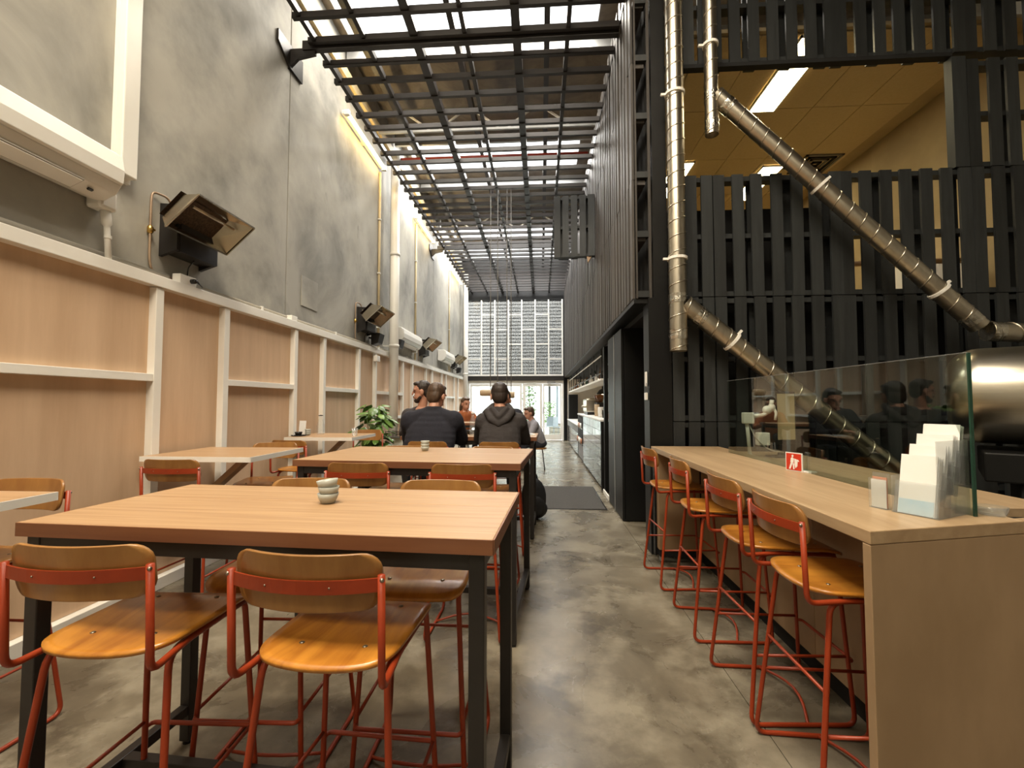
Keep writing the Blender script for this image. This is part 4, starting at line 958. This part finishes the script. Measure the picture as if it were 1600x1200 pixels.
for k in range(95):
    a = RND.uniform(0, 2 * PI); q = 0.05 + 0.17 * math.sqrt(RND.random()); z = 0.68 + 0.70 * RND.random() ** 0.8
    q *= 1.0 - 0.5 * max(0, (z - 1.05) / 0.3) * 0.8
    o = inst('leaf', LF, pt, (q * math.cos(a), q * math.sin(a), z), (RND.uniform(-0.9, 0.35), RND.uniform(-0.4, 0.4), a - PI / 2 + RND.uniform(-0.5, 0.5)))
    s_ = RND.uniform(0.75, 1.25); o.scale = (s_, s_, s_)
for k in range(12):
    a = k * 0.55; q = RND.uniform(0.05, 0.16)
    MB().tube([(0.02 * math.cos(a), 0.02 * math.sin(a), 0.57), (q * 0.6 * math.cos(a), q * 0.6 * math.sin(a), 0.85), (q * math.cos(a), q * math.sin(a), RND.uniform(0.95, 1.25))], 0.006, 5).build('stem', 'stem', pt, smooth=True)
wb = thing('wire_basket', 'small black wire basket on a white bracket beside the plant', 'basket', (-2.28, 6.98, 0.86), rad(-20))
MB().box(-0.14, 0.14, -0.09, 0.09, 0.0, 0.006).build('basket_floor', 'blacksteel', wb)
for z in (0.03, 0.06, 0.09): MB().tube([(-0.14, -0.09, z), (0.14, -0.09, z), (0.14, 0.09, z), (-0.14, 0.09, z)], 0.004, 5, closed=True).build('wire_hoop', 'blacksteel', wb)
for sx in (-1, 1):
    for sy in (-1, 1): MB().tube([(0.14 * sx, 0.09 * sy, 0), (0.14 * sx, 0.09 * sy, 0.10)], 0.005, 5).build('corner_wire', 'blacksteel', wb)
MB().box(-0.12, 0.12, -0.02, 0.02, -0.86, -0.001).build('pedestal', 'white', wb)

# ================================================================ PEOPLE
def solid(mb, name, mat, parent, voxel, smooth=4, loc=None):
    """fuse overlapping limbs into one continuous surface"""
    o = mb.build(name + '_raw', mat)
    r = o.modifiers.new('r', 'REMESH'); r.mode = 'VOXEL'; r.voxel_size = voxel
    q = o.modifiers.new('s', 'SMOOTH'); q.iterations = smooth; q.factor = 0.5
    dg = bpy.context.evaluated_depsgraph_get(); me = bpy.data.meshes.new_from_object(o.evaluated_get(dg))
    me.name = name; me.polygons.foreach_set('use_smooth', [True] * len(me.polygons))
    if not me.materials: me.materials.append(M[mat])
    old = o.data; bpy.data.objects.remove(o); bpy.data.meshes.remove(old)
    n = bpy.data.objects.new(name, me); COL.objects.link(n)
    if parent is not None: n.parent = parent
    return n

def hand(b, w, e, side, palm_dir=(0, 1, 0)):
    """palm, four bent fingers and a thumb leaving the side of the palm"""
    w = Vector(w); t = Vector(palm_dir).normalized(); dn = Vector((0, 0, -1)); sd = Vector((-side, 0, 0))
    sd = (sd - t * sd.dot(t)).normalized()
    c = w + t * 0.05
    T = Matrix((sd, t, -dn)).transposed()
    b.ell(c, (0.042, 0.055, 0.017), T)
    for k, L_ in enumerate((0.068, 0.077, 0.071, 0.056)):
        a = c + sd * (0.030 - 0.020 * k) + t * 0.042
        m1 = a + t * (L_ * 0.5) + dn * 0.004; m2 = m1 + t * (L_ * 0.30) + dn * 0.018; m3 = m2 + t * (L_ * 0.12) + dn * 0.018
        b.cone(a, m1, 0.0095, 0.009, 8); b.cone(m1, m2, 0.009, 0.0085, 8); b.cone(m2, m3, 0.0085, 0.0075, 8)
    a = c + sd * 0.035 - t * 0.02; m1 = a + sd * 0.028 + t * 0.028; m2 = m1 + t * 0.03 + sd * 0.006 + dn * 0.006
    b.cone(a, m1, 0.012, 0.0105, 8); b.cone(m1, m2, 0.0105, 0.009, 8)

def person(label, loc, rz, top_mat, hair, build=1.0, lean=0.12, head_yaw=0.0, head_fwd=0.06, head_dx=0.0, nod=0.2, hood=False, collar=False,
           long_hair=False, beard=False, vox=0.008, elbow_out=0.27, zs=0.0, seated=0.76, shoulder_drop=0.0):
    t = thing('person', label, 'person', loc, rz)
    hz = seated + 0.10; B = build
    hip = Vector((0, -0.03, hz)); nk = Vector((head_dx * 0.4, lean, hz + 0.49)); ch = Vector((0, lean * 0.55 - 0.01, hz + 0.26))
    sh = {s_: Vector((0.175 * B * s_, lean * 0.95, hz + 0.39 - shoulder_drop)) for s_ in (-1, 1)}
    el = {s_: Vector((elbow_out * s_, lean + 0.13, hz + 0.17)) for s_ in (-1, 1)}
    wr = {s_: Vector((0.10 * s_, lean + 0.36, hz + 0.228)) for s_ in (-1, 1)}
    kn = {s_: Vector((0.13 * s_, 0.38, hz - 0.02)) for s_ in (-1, 1)}
    an = {s_: Vector((0.12 * s_, 0.27, hz - 0.47)) for s_ in (-1, 1)}
    hc = Vector((head_dx, lean + head_fwd, hz + 0.62 + zs))
    HR = (Matrix.Rotation(head_yaw, 3, 'Z') @ Matrix.Rotation(-nod, 3, 'X'))
    HR = HR * 1.10
    def hp(x, y, z): return hc + HR @ Vector((x, y, z))
    # one continuous body: head, neck, torso, arms, hands, legs
    b = MB()
    b.ell(hc + HR @ Vector((0, -0.005, 0.035)), (0.074, 0.094, 0.088), HR)
    b.ell(hp(0, 0.018, -0.04), (0.058, 0.068, 0.072), HR); b.ell(hp(0, 0.045, -0.088), (0.032, 0.034, 0.026), HR)
    b.cone(hp(0, 0.092, 0.022), hp(0, 0.108, -0.022), 0.009, 0.013, 8); b.ell(hp(0, 0.085, -0.058), (0.024, 0.014, 0.010), HR)
    b.cone(hp(-0.045, 0.078, 0.036), hp(0.045, 0.078, 0.036), 0.013, 0.013, 8)
    for s_ in (-1, 1): b.ell(hp(0.078 * s_, -0.005, -0.004), (0.011, 0.022, 0.034), HR)
    b.cone(nk + Vector((0, -0.01, -0.05)), hp(0, -0.02, -0.05), 0.062, 0.056)
    for k in range(6):
        p = hip.lerp(nk - Vector((0, 0, 0.08)), k / 5); b.ell(p, (0.13 * B, 0.09, 0.10))
    for s_ in (-1, 1):
        b.cone(nk - Vector((0, 0, 0.06)), sh[s_], 0.05, 0.05); b.cone(sh[s_], el[s_], 0.043, 0.036); b.cone(el[s_], wr[s_], 0.036, 0.025)
        hand(b, wr[s_], el[s_], s_, (-0.35 * s_, 1, 0.0))
        b.cone(hip + Vector((0.08 * s_, 0, -0.02)), kn[s_], 0.07, 0.05); b.cone(kn[s_], an[s_], 0.048, 0.034); b.cone(an[s_], an[s_] + Vector((0, 0.13, -0.045)), 0.035, 0.025)
    body = solid(b, 'body', 'skin', t, vox, 3)
    EY_ = MB().ell((0, 0, 0), (0.010, 0.006, 0.008), nu=8, nv=6).mesh('eye', 'eye', True)
    for s_ in (-1, 1): inst('eye', EY_, t, hp(0.032 * s_, 0.083, 0.012))
    MB().cone(hp(-0.018, 0.097, -0.056), hp(0.018, 0.097, -0.056), 0.005, 0.005, 8).build('mouth', 'lip', t, smooth=True)
    # hair
    b = MB(); b.ell(hp(0, -0.022, 0.050), (0.083, 0.094, 0.088), HR); b.ell(hp(0, -0.055, 0.0), (0.076, 0.056, 0.082), HR)
    b.ell(hp(0, 0.045, 0.100), (0.060, 0.045, 0.026), HR)
    if long_hair:
        b.ell(hp(0, -0.075, -0.09), (0.085, 0.05, 0.15), HR)
    for s_ in (-1, 1): b.cone(hp(0.018 * s_, 0.094, 0.040), hp(0.048 * s_, 0.082, 0.042), 0.006, 0.005, 6)
    solid(b, 'hair', hair, t, 0.008, 2)
    if beard:
        b = MB(); b.ell(hp(0, 0.055, -0.095), (0.042, 0.040, 0.030), HR); b.cone(hp(-0.024, 0.096, -0.046), hp(0.024, 0.096, -0.046), 0.007, 0.007, 8)
        b.cone(hp(-0.058, 0.02, -0.06), hp(-0.03, 0.05, -0.09), 0.02, 0.02); b.cone(hp(0.058, 0.02, -0.06), hp(0.03, 0.05, -0.09), 0.02, 0.02)
        solid(b, 'beard', hair, t, 0.007, 2)
    # top: torso and sleeves to the wrist
    b = MB()
    for k in range(9):
        f = k / 8; p = hip.lerp(nk - Vector((0, 0.0, 0.11)), f)
        w = (0.185 + 0.030 * math.sin(PI * min(1, f * 1.1))) * B; dp_ = 0.135 + 0.02 * math.sin(PI * f)
        b.ell(p + Vector((0, -0.01, 0)), (w * (1 - 0.30 * max(0, f - 0.72) / 0.28), dp_ * (0.9 + 0.1 * B), 0.115))
    for s_ in (-1, 1):
        b.cone(nk + Vector((0.02 * s_, -0.015, -0.055)), sh[s_] + Vector((0.0, 0, -0.02)), 0.082, 0.090 * B); b.cone(nk + Vector((0.05 * s_, -0.02, -0.05)), sh[s_].lerp(nk, 0.45) + Vector((0, -0.01, -0.045)), 0.060, 0.085); b.cone(sh[s_], el[s_], 0.088 * B, 0.064 * B); b.cone(el[s_], wr[s_].lerp(el[s_], 0.10), 0.062 * B, 0.040)
    if collar:
        for k in range(12):
            a = 2 * PI * k / 12; b.ell(nk + Vector((0.066 * math.cos(a), 0.062 * math.sin(a) - 0.012, -0.004)), (0.022, 0.022, 0.026), nu=8, nv=6)
    solid(b, 'jumper' if collar else 'top', top_mat, t, 0.011, 6)
    if hood:
        b = MB(); P0 = nk + Vector((0, -0.02, 0.0))
        for s_ in (-1, 1):
            b.cone(P0 + Vector((0.075 * s_, 0.06, 0.02)), P0 + Vector((0.125 * s_, -0.055, -0.035)), 0.035, 0.036)
            b.cone(P0 + Vector((0.125 * s_, -0.055, -0.035)), P0 + Vector((0.075 * s_, -0.125, -0.11)), 0.036, 0.034); b.cone(P0 + Vector((0.075 * s_, -0.125, -0.11)), P0 + Vector((0, -0.150, -0.155)), 0.034, 0.032)
            b.cone(P0 + Vector((0.07 * s_, -0.07, -0.005)), P0 + Vector((0.0, -0.135, -0.085)), 0.028, 0.030)
        solid(b, 'hood', top_mat, t, 0.009, 3)
    b = MB()
    for s_ in (-1, 1):
        b.ell(hip + Vector((0.07 * s_, -0.01, -0.01)), (0.115 * B, 0.135, 0.10)); b.cone(hip + Vector((0.085 * s_, 0, -0.02)), kn[s_], 0.092, 0.066); b.cone(kn[s_], an[s_], 0.066, 0.05)
    solid(b, 'trousers', 'denim', t, 0.014, 4)
    for s_ in (-1, 1):
        b = MB(); b.cone(an[s_] + Vector((0, -0.02, -0.045)), an[s_] + Vector((0, 0.15, -0.065)), 0.044, 0.038); b.ell(an[s_] + Vector((0, 0.06, -0.085)), (0.048, 0.14, 0.022))
        solid(b, 'shoe', 'shoe', t, 0.010, 2)
    return t
person('man in a navy jumper hunched over the table, back turned', (-1.11, 4.39, 0), 0.0, 'navy', 'hairb', 1.24, 0.15, -0.35, 0.07, 0.03, 0.25, collar=True, vox=0.007, elbow_out=0.275, zs=-0.015, shoulder_drop=0.03)
person('man in a charcoal hooded top sitting with his back turned', (-0.40, 4.37, 0), 0.0, 'charcoal', 'hairk', 1.0, 0.13, 0.12, 0.06, -0.02, 0.15, hood=True, vox=0.007, elbow_out=0.235, zs=-0.015, shoulder_drop=0.03)
person('dark-haired bearded man in profile across the table', (-1.50, 5.65, 0), PI, 'charcoal', 'hairk', 1.0, 0.06, -1.35, 0.02, 0.0, 0.08, beard=True, vox=0.009, zs=0.06, elbow_out=0.19)
person('person in dark clothes hidden behind the man in the hooded top', (-0.48, 5.65, 0), PI, 'navy', 'hairk', 1.0, 0.08, 0.0, 0.04, -0.02, 0.2, vox=0.010, zs=-0.05)
person('man in a grey shirt sitting in profile near the glass doors', (-0.06, 9.6, 0), PI / 2 + 0.35, 'greyshirt', 'hairb', 1.0, 0.14, 0.1, 0.06, 0.0, 0.2, vox=0.011, seated=0.46)
person('long-haired woman in a rust top beyond the seated men', (-1.60, 9.25, 0), PI + 0.5, 'rust', 'hairb', 0.88, 0.08, 0.2, 0.04, 0.0, 0.1, long_hair=True, vox=0.011, seated=0.66)
def low_seat(x, y, z, rz, label):
    t = thing('low_stool', label, 'stool', (x, y, 0), rz)
    MB().lathe([(0.0, z - 0.03), (0.17, z - 0.03), (0.175, z - 0.02), (0.17, z), (0.0, z)], 20).build('seat', 'backply', t, smooth=True)
    for k in range(4):
        a = PI / 4 + k * PI / 2; MB().tube([(0.11 * math.cos(a), 0.11 * math.sin(a), z - 0.03), (0.18 * math.cos(a), 0.18 * math.sin(a), 0)], 0.012, 6).build('leg', 'blacksteel', t, smooth=True)
low_seat(-0.05, 9.6, 0.46, 0, 'round low stool under the man in the grey shirt')
low_seat(-1.60, 9.27, 0.66, 0, 'round stool under the woman in the rust top')
lt = thing('low_table', 'small oak table beside the man in the grey shirt', 'table', (-0.72, 9.85, 0))
box('tabletop', 'oak', -0.3, 0.3, -0.3, 0.3, 0.70, 0.73, lt, bevel=0.003)
for sx in (-1, 1):
    for sy in (-1, 1): box('leg', 'blacksteel', sx * 0.26 - 0.015, sx * 0.26 + 0.015, sy * 0.26 - 0.015, sy * 0.26 + 0.015, 0, 0.70, lt)
wbt = thing('water_bottle', 'pale water bottle on the table between the two seated men', 'bottle', (-0.735, 4.83, 1.051))
MB().lathe([(0.0, 0), (0.034, 0), (0.036, 0.02), (0.036, 0.15), (0.016, 0.20), (0.016, 0.23)], 18).build('bottle_body', 'acrylic', wbt, smooth=True)
MB().lathe([(0.0, 0.23), (0.018, 0.23), (0.018, 0.25), (0.0, 0.25)], 14).build('cap', 'paper', wbt, smooth=True)
np_ = thing('newspaper', 'folded paper on the aisle corner of the men\'s table', 'newspaper', (-0.16, 5.0, 1.051), 0.2)
MB().box(-0.08, 0.08, -0.12, 0.12, 0, 0.008).build('pages', 'paper', np_); MB().box(-0.05, 0.06, -0.09, 0.06, 0.0082, 0.0095).build('printed_block', 'outgrey', np_)
bowl((-0.80, 5.05, 1.051), 0.06, 0.045, 'dark bowl on the table between the two seated men', None, 0, 'blackglaze')

# ================================================================ HANGING PALLET, PENDANTS
hp_ = thing('hanging_pallet', 'short black pallet sticking out from the cladding above the corridor', 'pallet', (0.555, 7.30, 3.80), rad(-6))
for k in range(5):
    w = 0.66; x = -w / 2 + SLW / 2 + (w - SLW) * k / 4
    inst('slat', SM[(1.02, 'blackwood')], hp_, (x, 0, 0.0), (0, 0, 0))
b3 = bearer_mesh(0.66, 'blackwood')
for z in (0.03, 0.50, 0.99): inst('bearer', b3, hp_, (0, 0.066, z))
for k in range(3): inst('back_slat', SM[(1.02, 'blackwood')], hp_, (-0.22 + 0.22 * k, 0.13, 0.0))
MB().prism([(0.20, -0.001), (0.28, -0.001), (0.22, -0.10)], 0.02, 0.10, 'y').build('raw_offcut', 'oak', hp_)
def pend(xs, zc_, x0, x1, y, label):
    t = thing('pendant_lamp', label, 'pendant lamp', (0, y, 0), 0, 'timber pendants over the aisle')
    T = Matrix.Rotation(PI / 2, 3, 'Y')
    MB().lathe([(0.050, 0), (0.062, 0.02), (0.062, x1 - x0 - 0.02), (0.050, x1 - x0), (0.044, x1 - x0 - 0.01), (0.044, 0.01)], 20, (x0, 0, zc_), T).build('shade', 'pendant', t, smooth=True)
    MB().lathe([(0.0, 0), (0.030, 0.01), (0.038, 0.04), (0.0, 0.07)], 14, (x1 - 0.03, 0, zc_), T).build('bulb', 'pendglow', t, smooth=True)
    for x in xs: MB().tube([(x, 0, zc_ + 0.06), (x, 0, 5.6)], 0.008, 6).build('cord', 'cord', t, smooth=True)
pend((-0.97, -0.83), 1.60, -1.17, -0.78, 8.6, 'turned timber pendant hung on two long cords, its shade nearer the wainscot')
pend((-0.65, -0.57), 1.56, -0.76, -0.50, 8.6, 'turned timber pendant hung on two long cords, its shade nearer the aisle')

# ================================================================ COFFEE BAR
def tiled(name, label, y0, y1, h, ts, ty0, ty1):
    t = thing(name, label, 'counter', (0.97, y0, 0))
    MB().box(0.012, 0.62, 0, y1 - y0, 0.05, h - 0.031).build('bar_body', 'grout', t)
    MB().box(0.03, 0.60, 0.02, y1 - y0 - 0.02, 0, 0.05).build('plinth', 'void', t)
    TMs = MB().box(0, 0.012, -ts / 2 + 0.003, ts / 2 - 0.003, 0.003, ts - 0.003).mesh('tile', 'tile')
    nz = int((h - 0.08) / ts)
    for i in range(int((ty1 - ty0) / ts)):
        for j in range(nz): inst('tile', TMs, t, (RND.uniform(-0.001, 0.001), ty0 - y0 + (i + 0.5) * ts, 0.05 + j * ts), (RND.uniform(-0.006, 0.006), 0, RND.uniform(-0.006, 0.006)))
    MB().box(-0.015, 0.64, -0.01, y1 - y0, h - 0.03, h).build('bar_top', 'paper', t, bevel=0.003)
    return t
br_ = tiled('coffee_bar', 'black tiled coffee bar with pale top beside the corridor', 7.34, 11.85, 1.135, 0.1503, 7.40, 10.55)
MB().box(-0.002, 0.6, -0.03, -0.011, 0.0, 1.10).build('end_panel', 'blackpaint', br_)
for z in (0.42, 0.78): MB().box(-0.004, 0.013, 3.25, 4.48, z, z + 0.02).build('niche_shelf', 'purlin', br_)
MB().box(-0.003, 0.0115, 3.23, 4.5, 0.40, 1.08).build('niche_back', 'void', br_)
for k in range(7): MB().lathe([(0.0, 0), (0.035, 0), (0.035, 0.12), (0.0, 0.12)], 10, (-0.006, 3.4 + k * 0.16, 0.80 if k % 2 else 0.44)).build('jar', 'paper' if k % 3 else 'terra', br_, smooth=True)
tiled('low_coffee_bar', 'lower black tiled bar section next to the end doors', 11.87, 16.4, 0.83, 0.19, 11.9, 16.4)
sh_ = thing('hanging_shelf', 'long black framed shelf hung above the coffee bar', 'shelf', (1.0, 7.55, 1.78))
MB().box(0.0, 0.34, 0, 8.4, 0.0, 0.035).build('shelf_board', 'white', sh_)
for k in range(9):
    y = 0.02 + k * 1.045
    for x in (0.012, 0.325): MB().box(x - 0.01, x + 0.01, y - 0.01, y + 0.01, 0.036, 0.52).build('hanger', 'blacksteel', sh_)
for z in (0.11, 0.40): MB().box(0.0, 0.015, 0, 8.4, z, z + 0.018).build('front_rail', 'white' if z > 0.3 else 'blacksteel', sh_)
nb_ = 0
for k in range(26):
    y = 7.75 + k * 0.31
    if k % 5 == 4: continue
    mt = ('bottleg', 'bottleb', 'paper', 'blackglaze')[k % 4]; hh = 0.20 + 0.06 * ((k * 7) % 3)
    o = MB().lathe([(0.0, 0), (0.036, 0), (0.038, 0.02), (0.038, hh * 0.58), (0.014, hh * 0.8), (0.014, hh), (0.0, hh)], 12).build('bottle', mt, smooth=True, loc=(1.17 + 0.03 * (k % 3), y, 1.8155))
    nm = {'bottleg': 'dark green', 'bottleb': 'amber', 'paper': 'white', 'blackglaze': 'black'}[mt]
    tag(o, nm + ' bottle standing on the shelf above the coffee bar', 'bottle', nm + ' bottles on the hanging shelf')
em = thing('espresso_machine', 'steel espresso machine on the coffee bar', 'espresso machine', (1.25, 10.6, 1.136))
MB().box(-0.22, 0.25, -0.42, 0.42, 0.06, 0.36).build('body', 'stainless', em, bevel=0.03)
MB().box(-0.20, 0.22, -0.38, 0.38, 0.0, 0.06).build('drip_tray', 'blacksteel', em)
for k in range(3): MB().lathe([(0.035, 0), (0.035, 0.05)], 12, (-0.24, -0.25 + 0.25 * k, 0.16)).build('group_head', 'stainless', em, smooth=True)
MB().box(-0.15, 0.2, -0.40, 0.40, 0.361, 0.37).build('cup_rail', 'brass', em)
for n, y in enumerate((9.55, 9.85)):
    g = thing('coffee_grinder', 'coffee grinder with amber hopper, ' + ('beside the espresso machine' if n else 'between the canisters and another grinder'), 'grinder', (1.25, y, 1.136), 0, 'coffee grinders')
    MB().box(-0.08, 0.09, -0.08, 0.08, 0, 0.28).build('body', 'blacksteel', g, bevel=0.02)
    MB().lathe([(0.04, 0.281), (0.09, 0.40), (0.09, 0.44), (0.0, 0.45)], 14).build('hopper', 'bottleb', g, smooth=True)
for k in range(10):
    mt = ('terra', 'paper', 'kitchen', 'blackglaze', 'pendant')[k % 5]; y = 7.6 + k * 0.19; hh = 0.09 + 0.05 * ((k * 3) % 4)
    o = MB().lathe([(0.0, 0), (0.045, 0), (0.055, hh * 0.5), (0.05, hh), (0.043, hh), (0.04, 0.02), (0.0, 0.015)], 14).build('storage_jar', mt, smooth=True, loc=(1.15 + 0.09 * (k % 3), y, 1.1365))
    nm = {'terra': 'terracotta', 'paper': 'white', 'kitchen': 'cream', 'blackglaze': 'black', 'pendant': 'wood coloured'}[mt]
    tag(o, nm + ' canister on the coffee bar in front of the grinders', 'canister', nm + ' canisters on the coffee bar')
bl = thing('bar_pendant', 'dark dome pendant lamp above the coffee bar', 'pendant lamp', (1.55, 11.3, 1.62))
MB().lathe([(0.16, 0), (0.155, 0.03), (0.09, 0.11), (0.03, 0.14), (0.03, 0.2)], 20).build('shade', 'blacksteel', bl, smooth=True)
MB().ell((0, 0, 0.02), (0.04, 0.04, 0.05)).build('bulb', 'bulb', bl, smooth=True)
MB().tube([(0, 0, 0.2), (0, 0, 0.68)], 0.006, 6).build('cord', 'cord', bl)
kw = struct(MB().box(3.0, 3.06, 7.2, 16.9, 0, 2.3).box(1.0, 3.0, 16.86, 16.9, 0, 2.3).build('wall_kitchen', 'kitchen'), 'pale kitchen walls behind the coffee bar')
fr_ = tag(box('tall_fridge', 'blackpaint', 1.02, 1.35, 16.43, 16.84, 0.0, 1.72, bevel=0.01), 'tall dark fridge at the end of the coffee bar', 'fridge')
ls = thing('bar_fill_light', 'added fill strip under the soffit behind the coffee bar', 'strip light', (2.0, 12.0, 2.20))  # unseen lamp added to brighten the kitchen behind the bar
MB().box(-0.05, 0.05, -3.5, 3.5, 0.02, 0.06).build('housing', 'white', ls); MB().box(-0.04, 0.04, -3.45, 3.45, 0, 0.02).build('diffuser', 'bulb', ls)
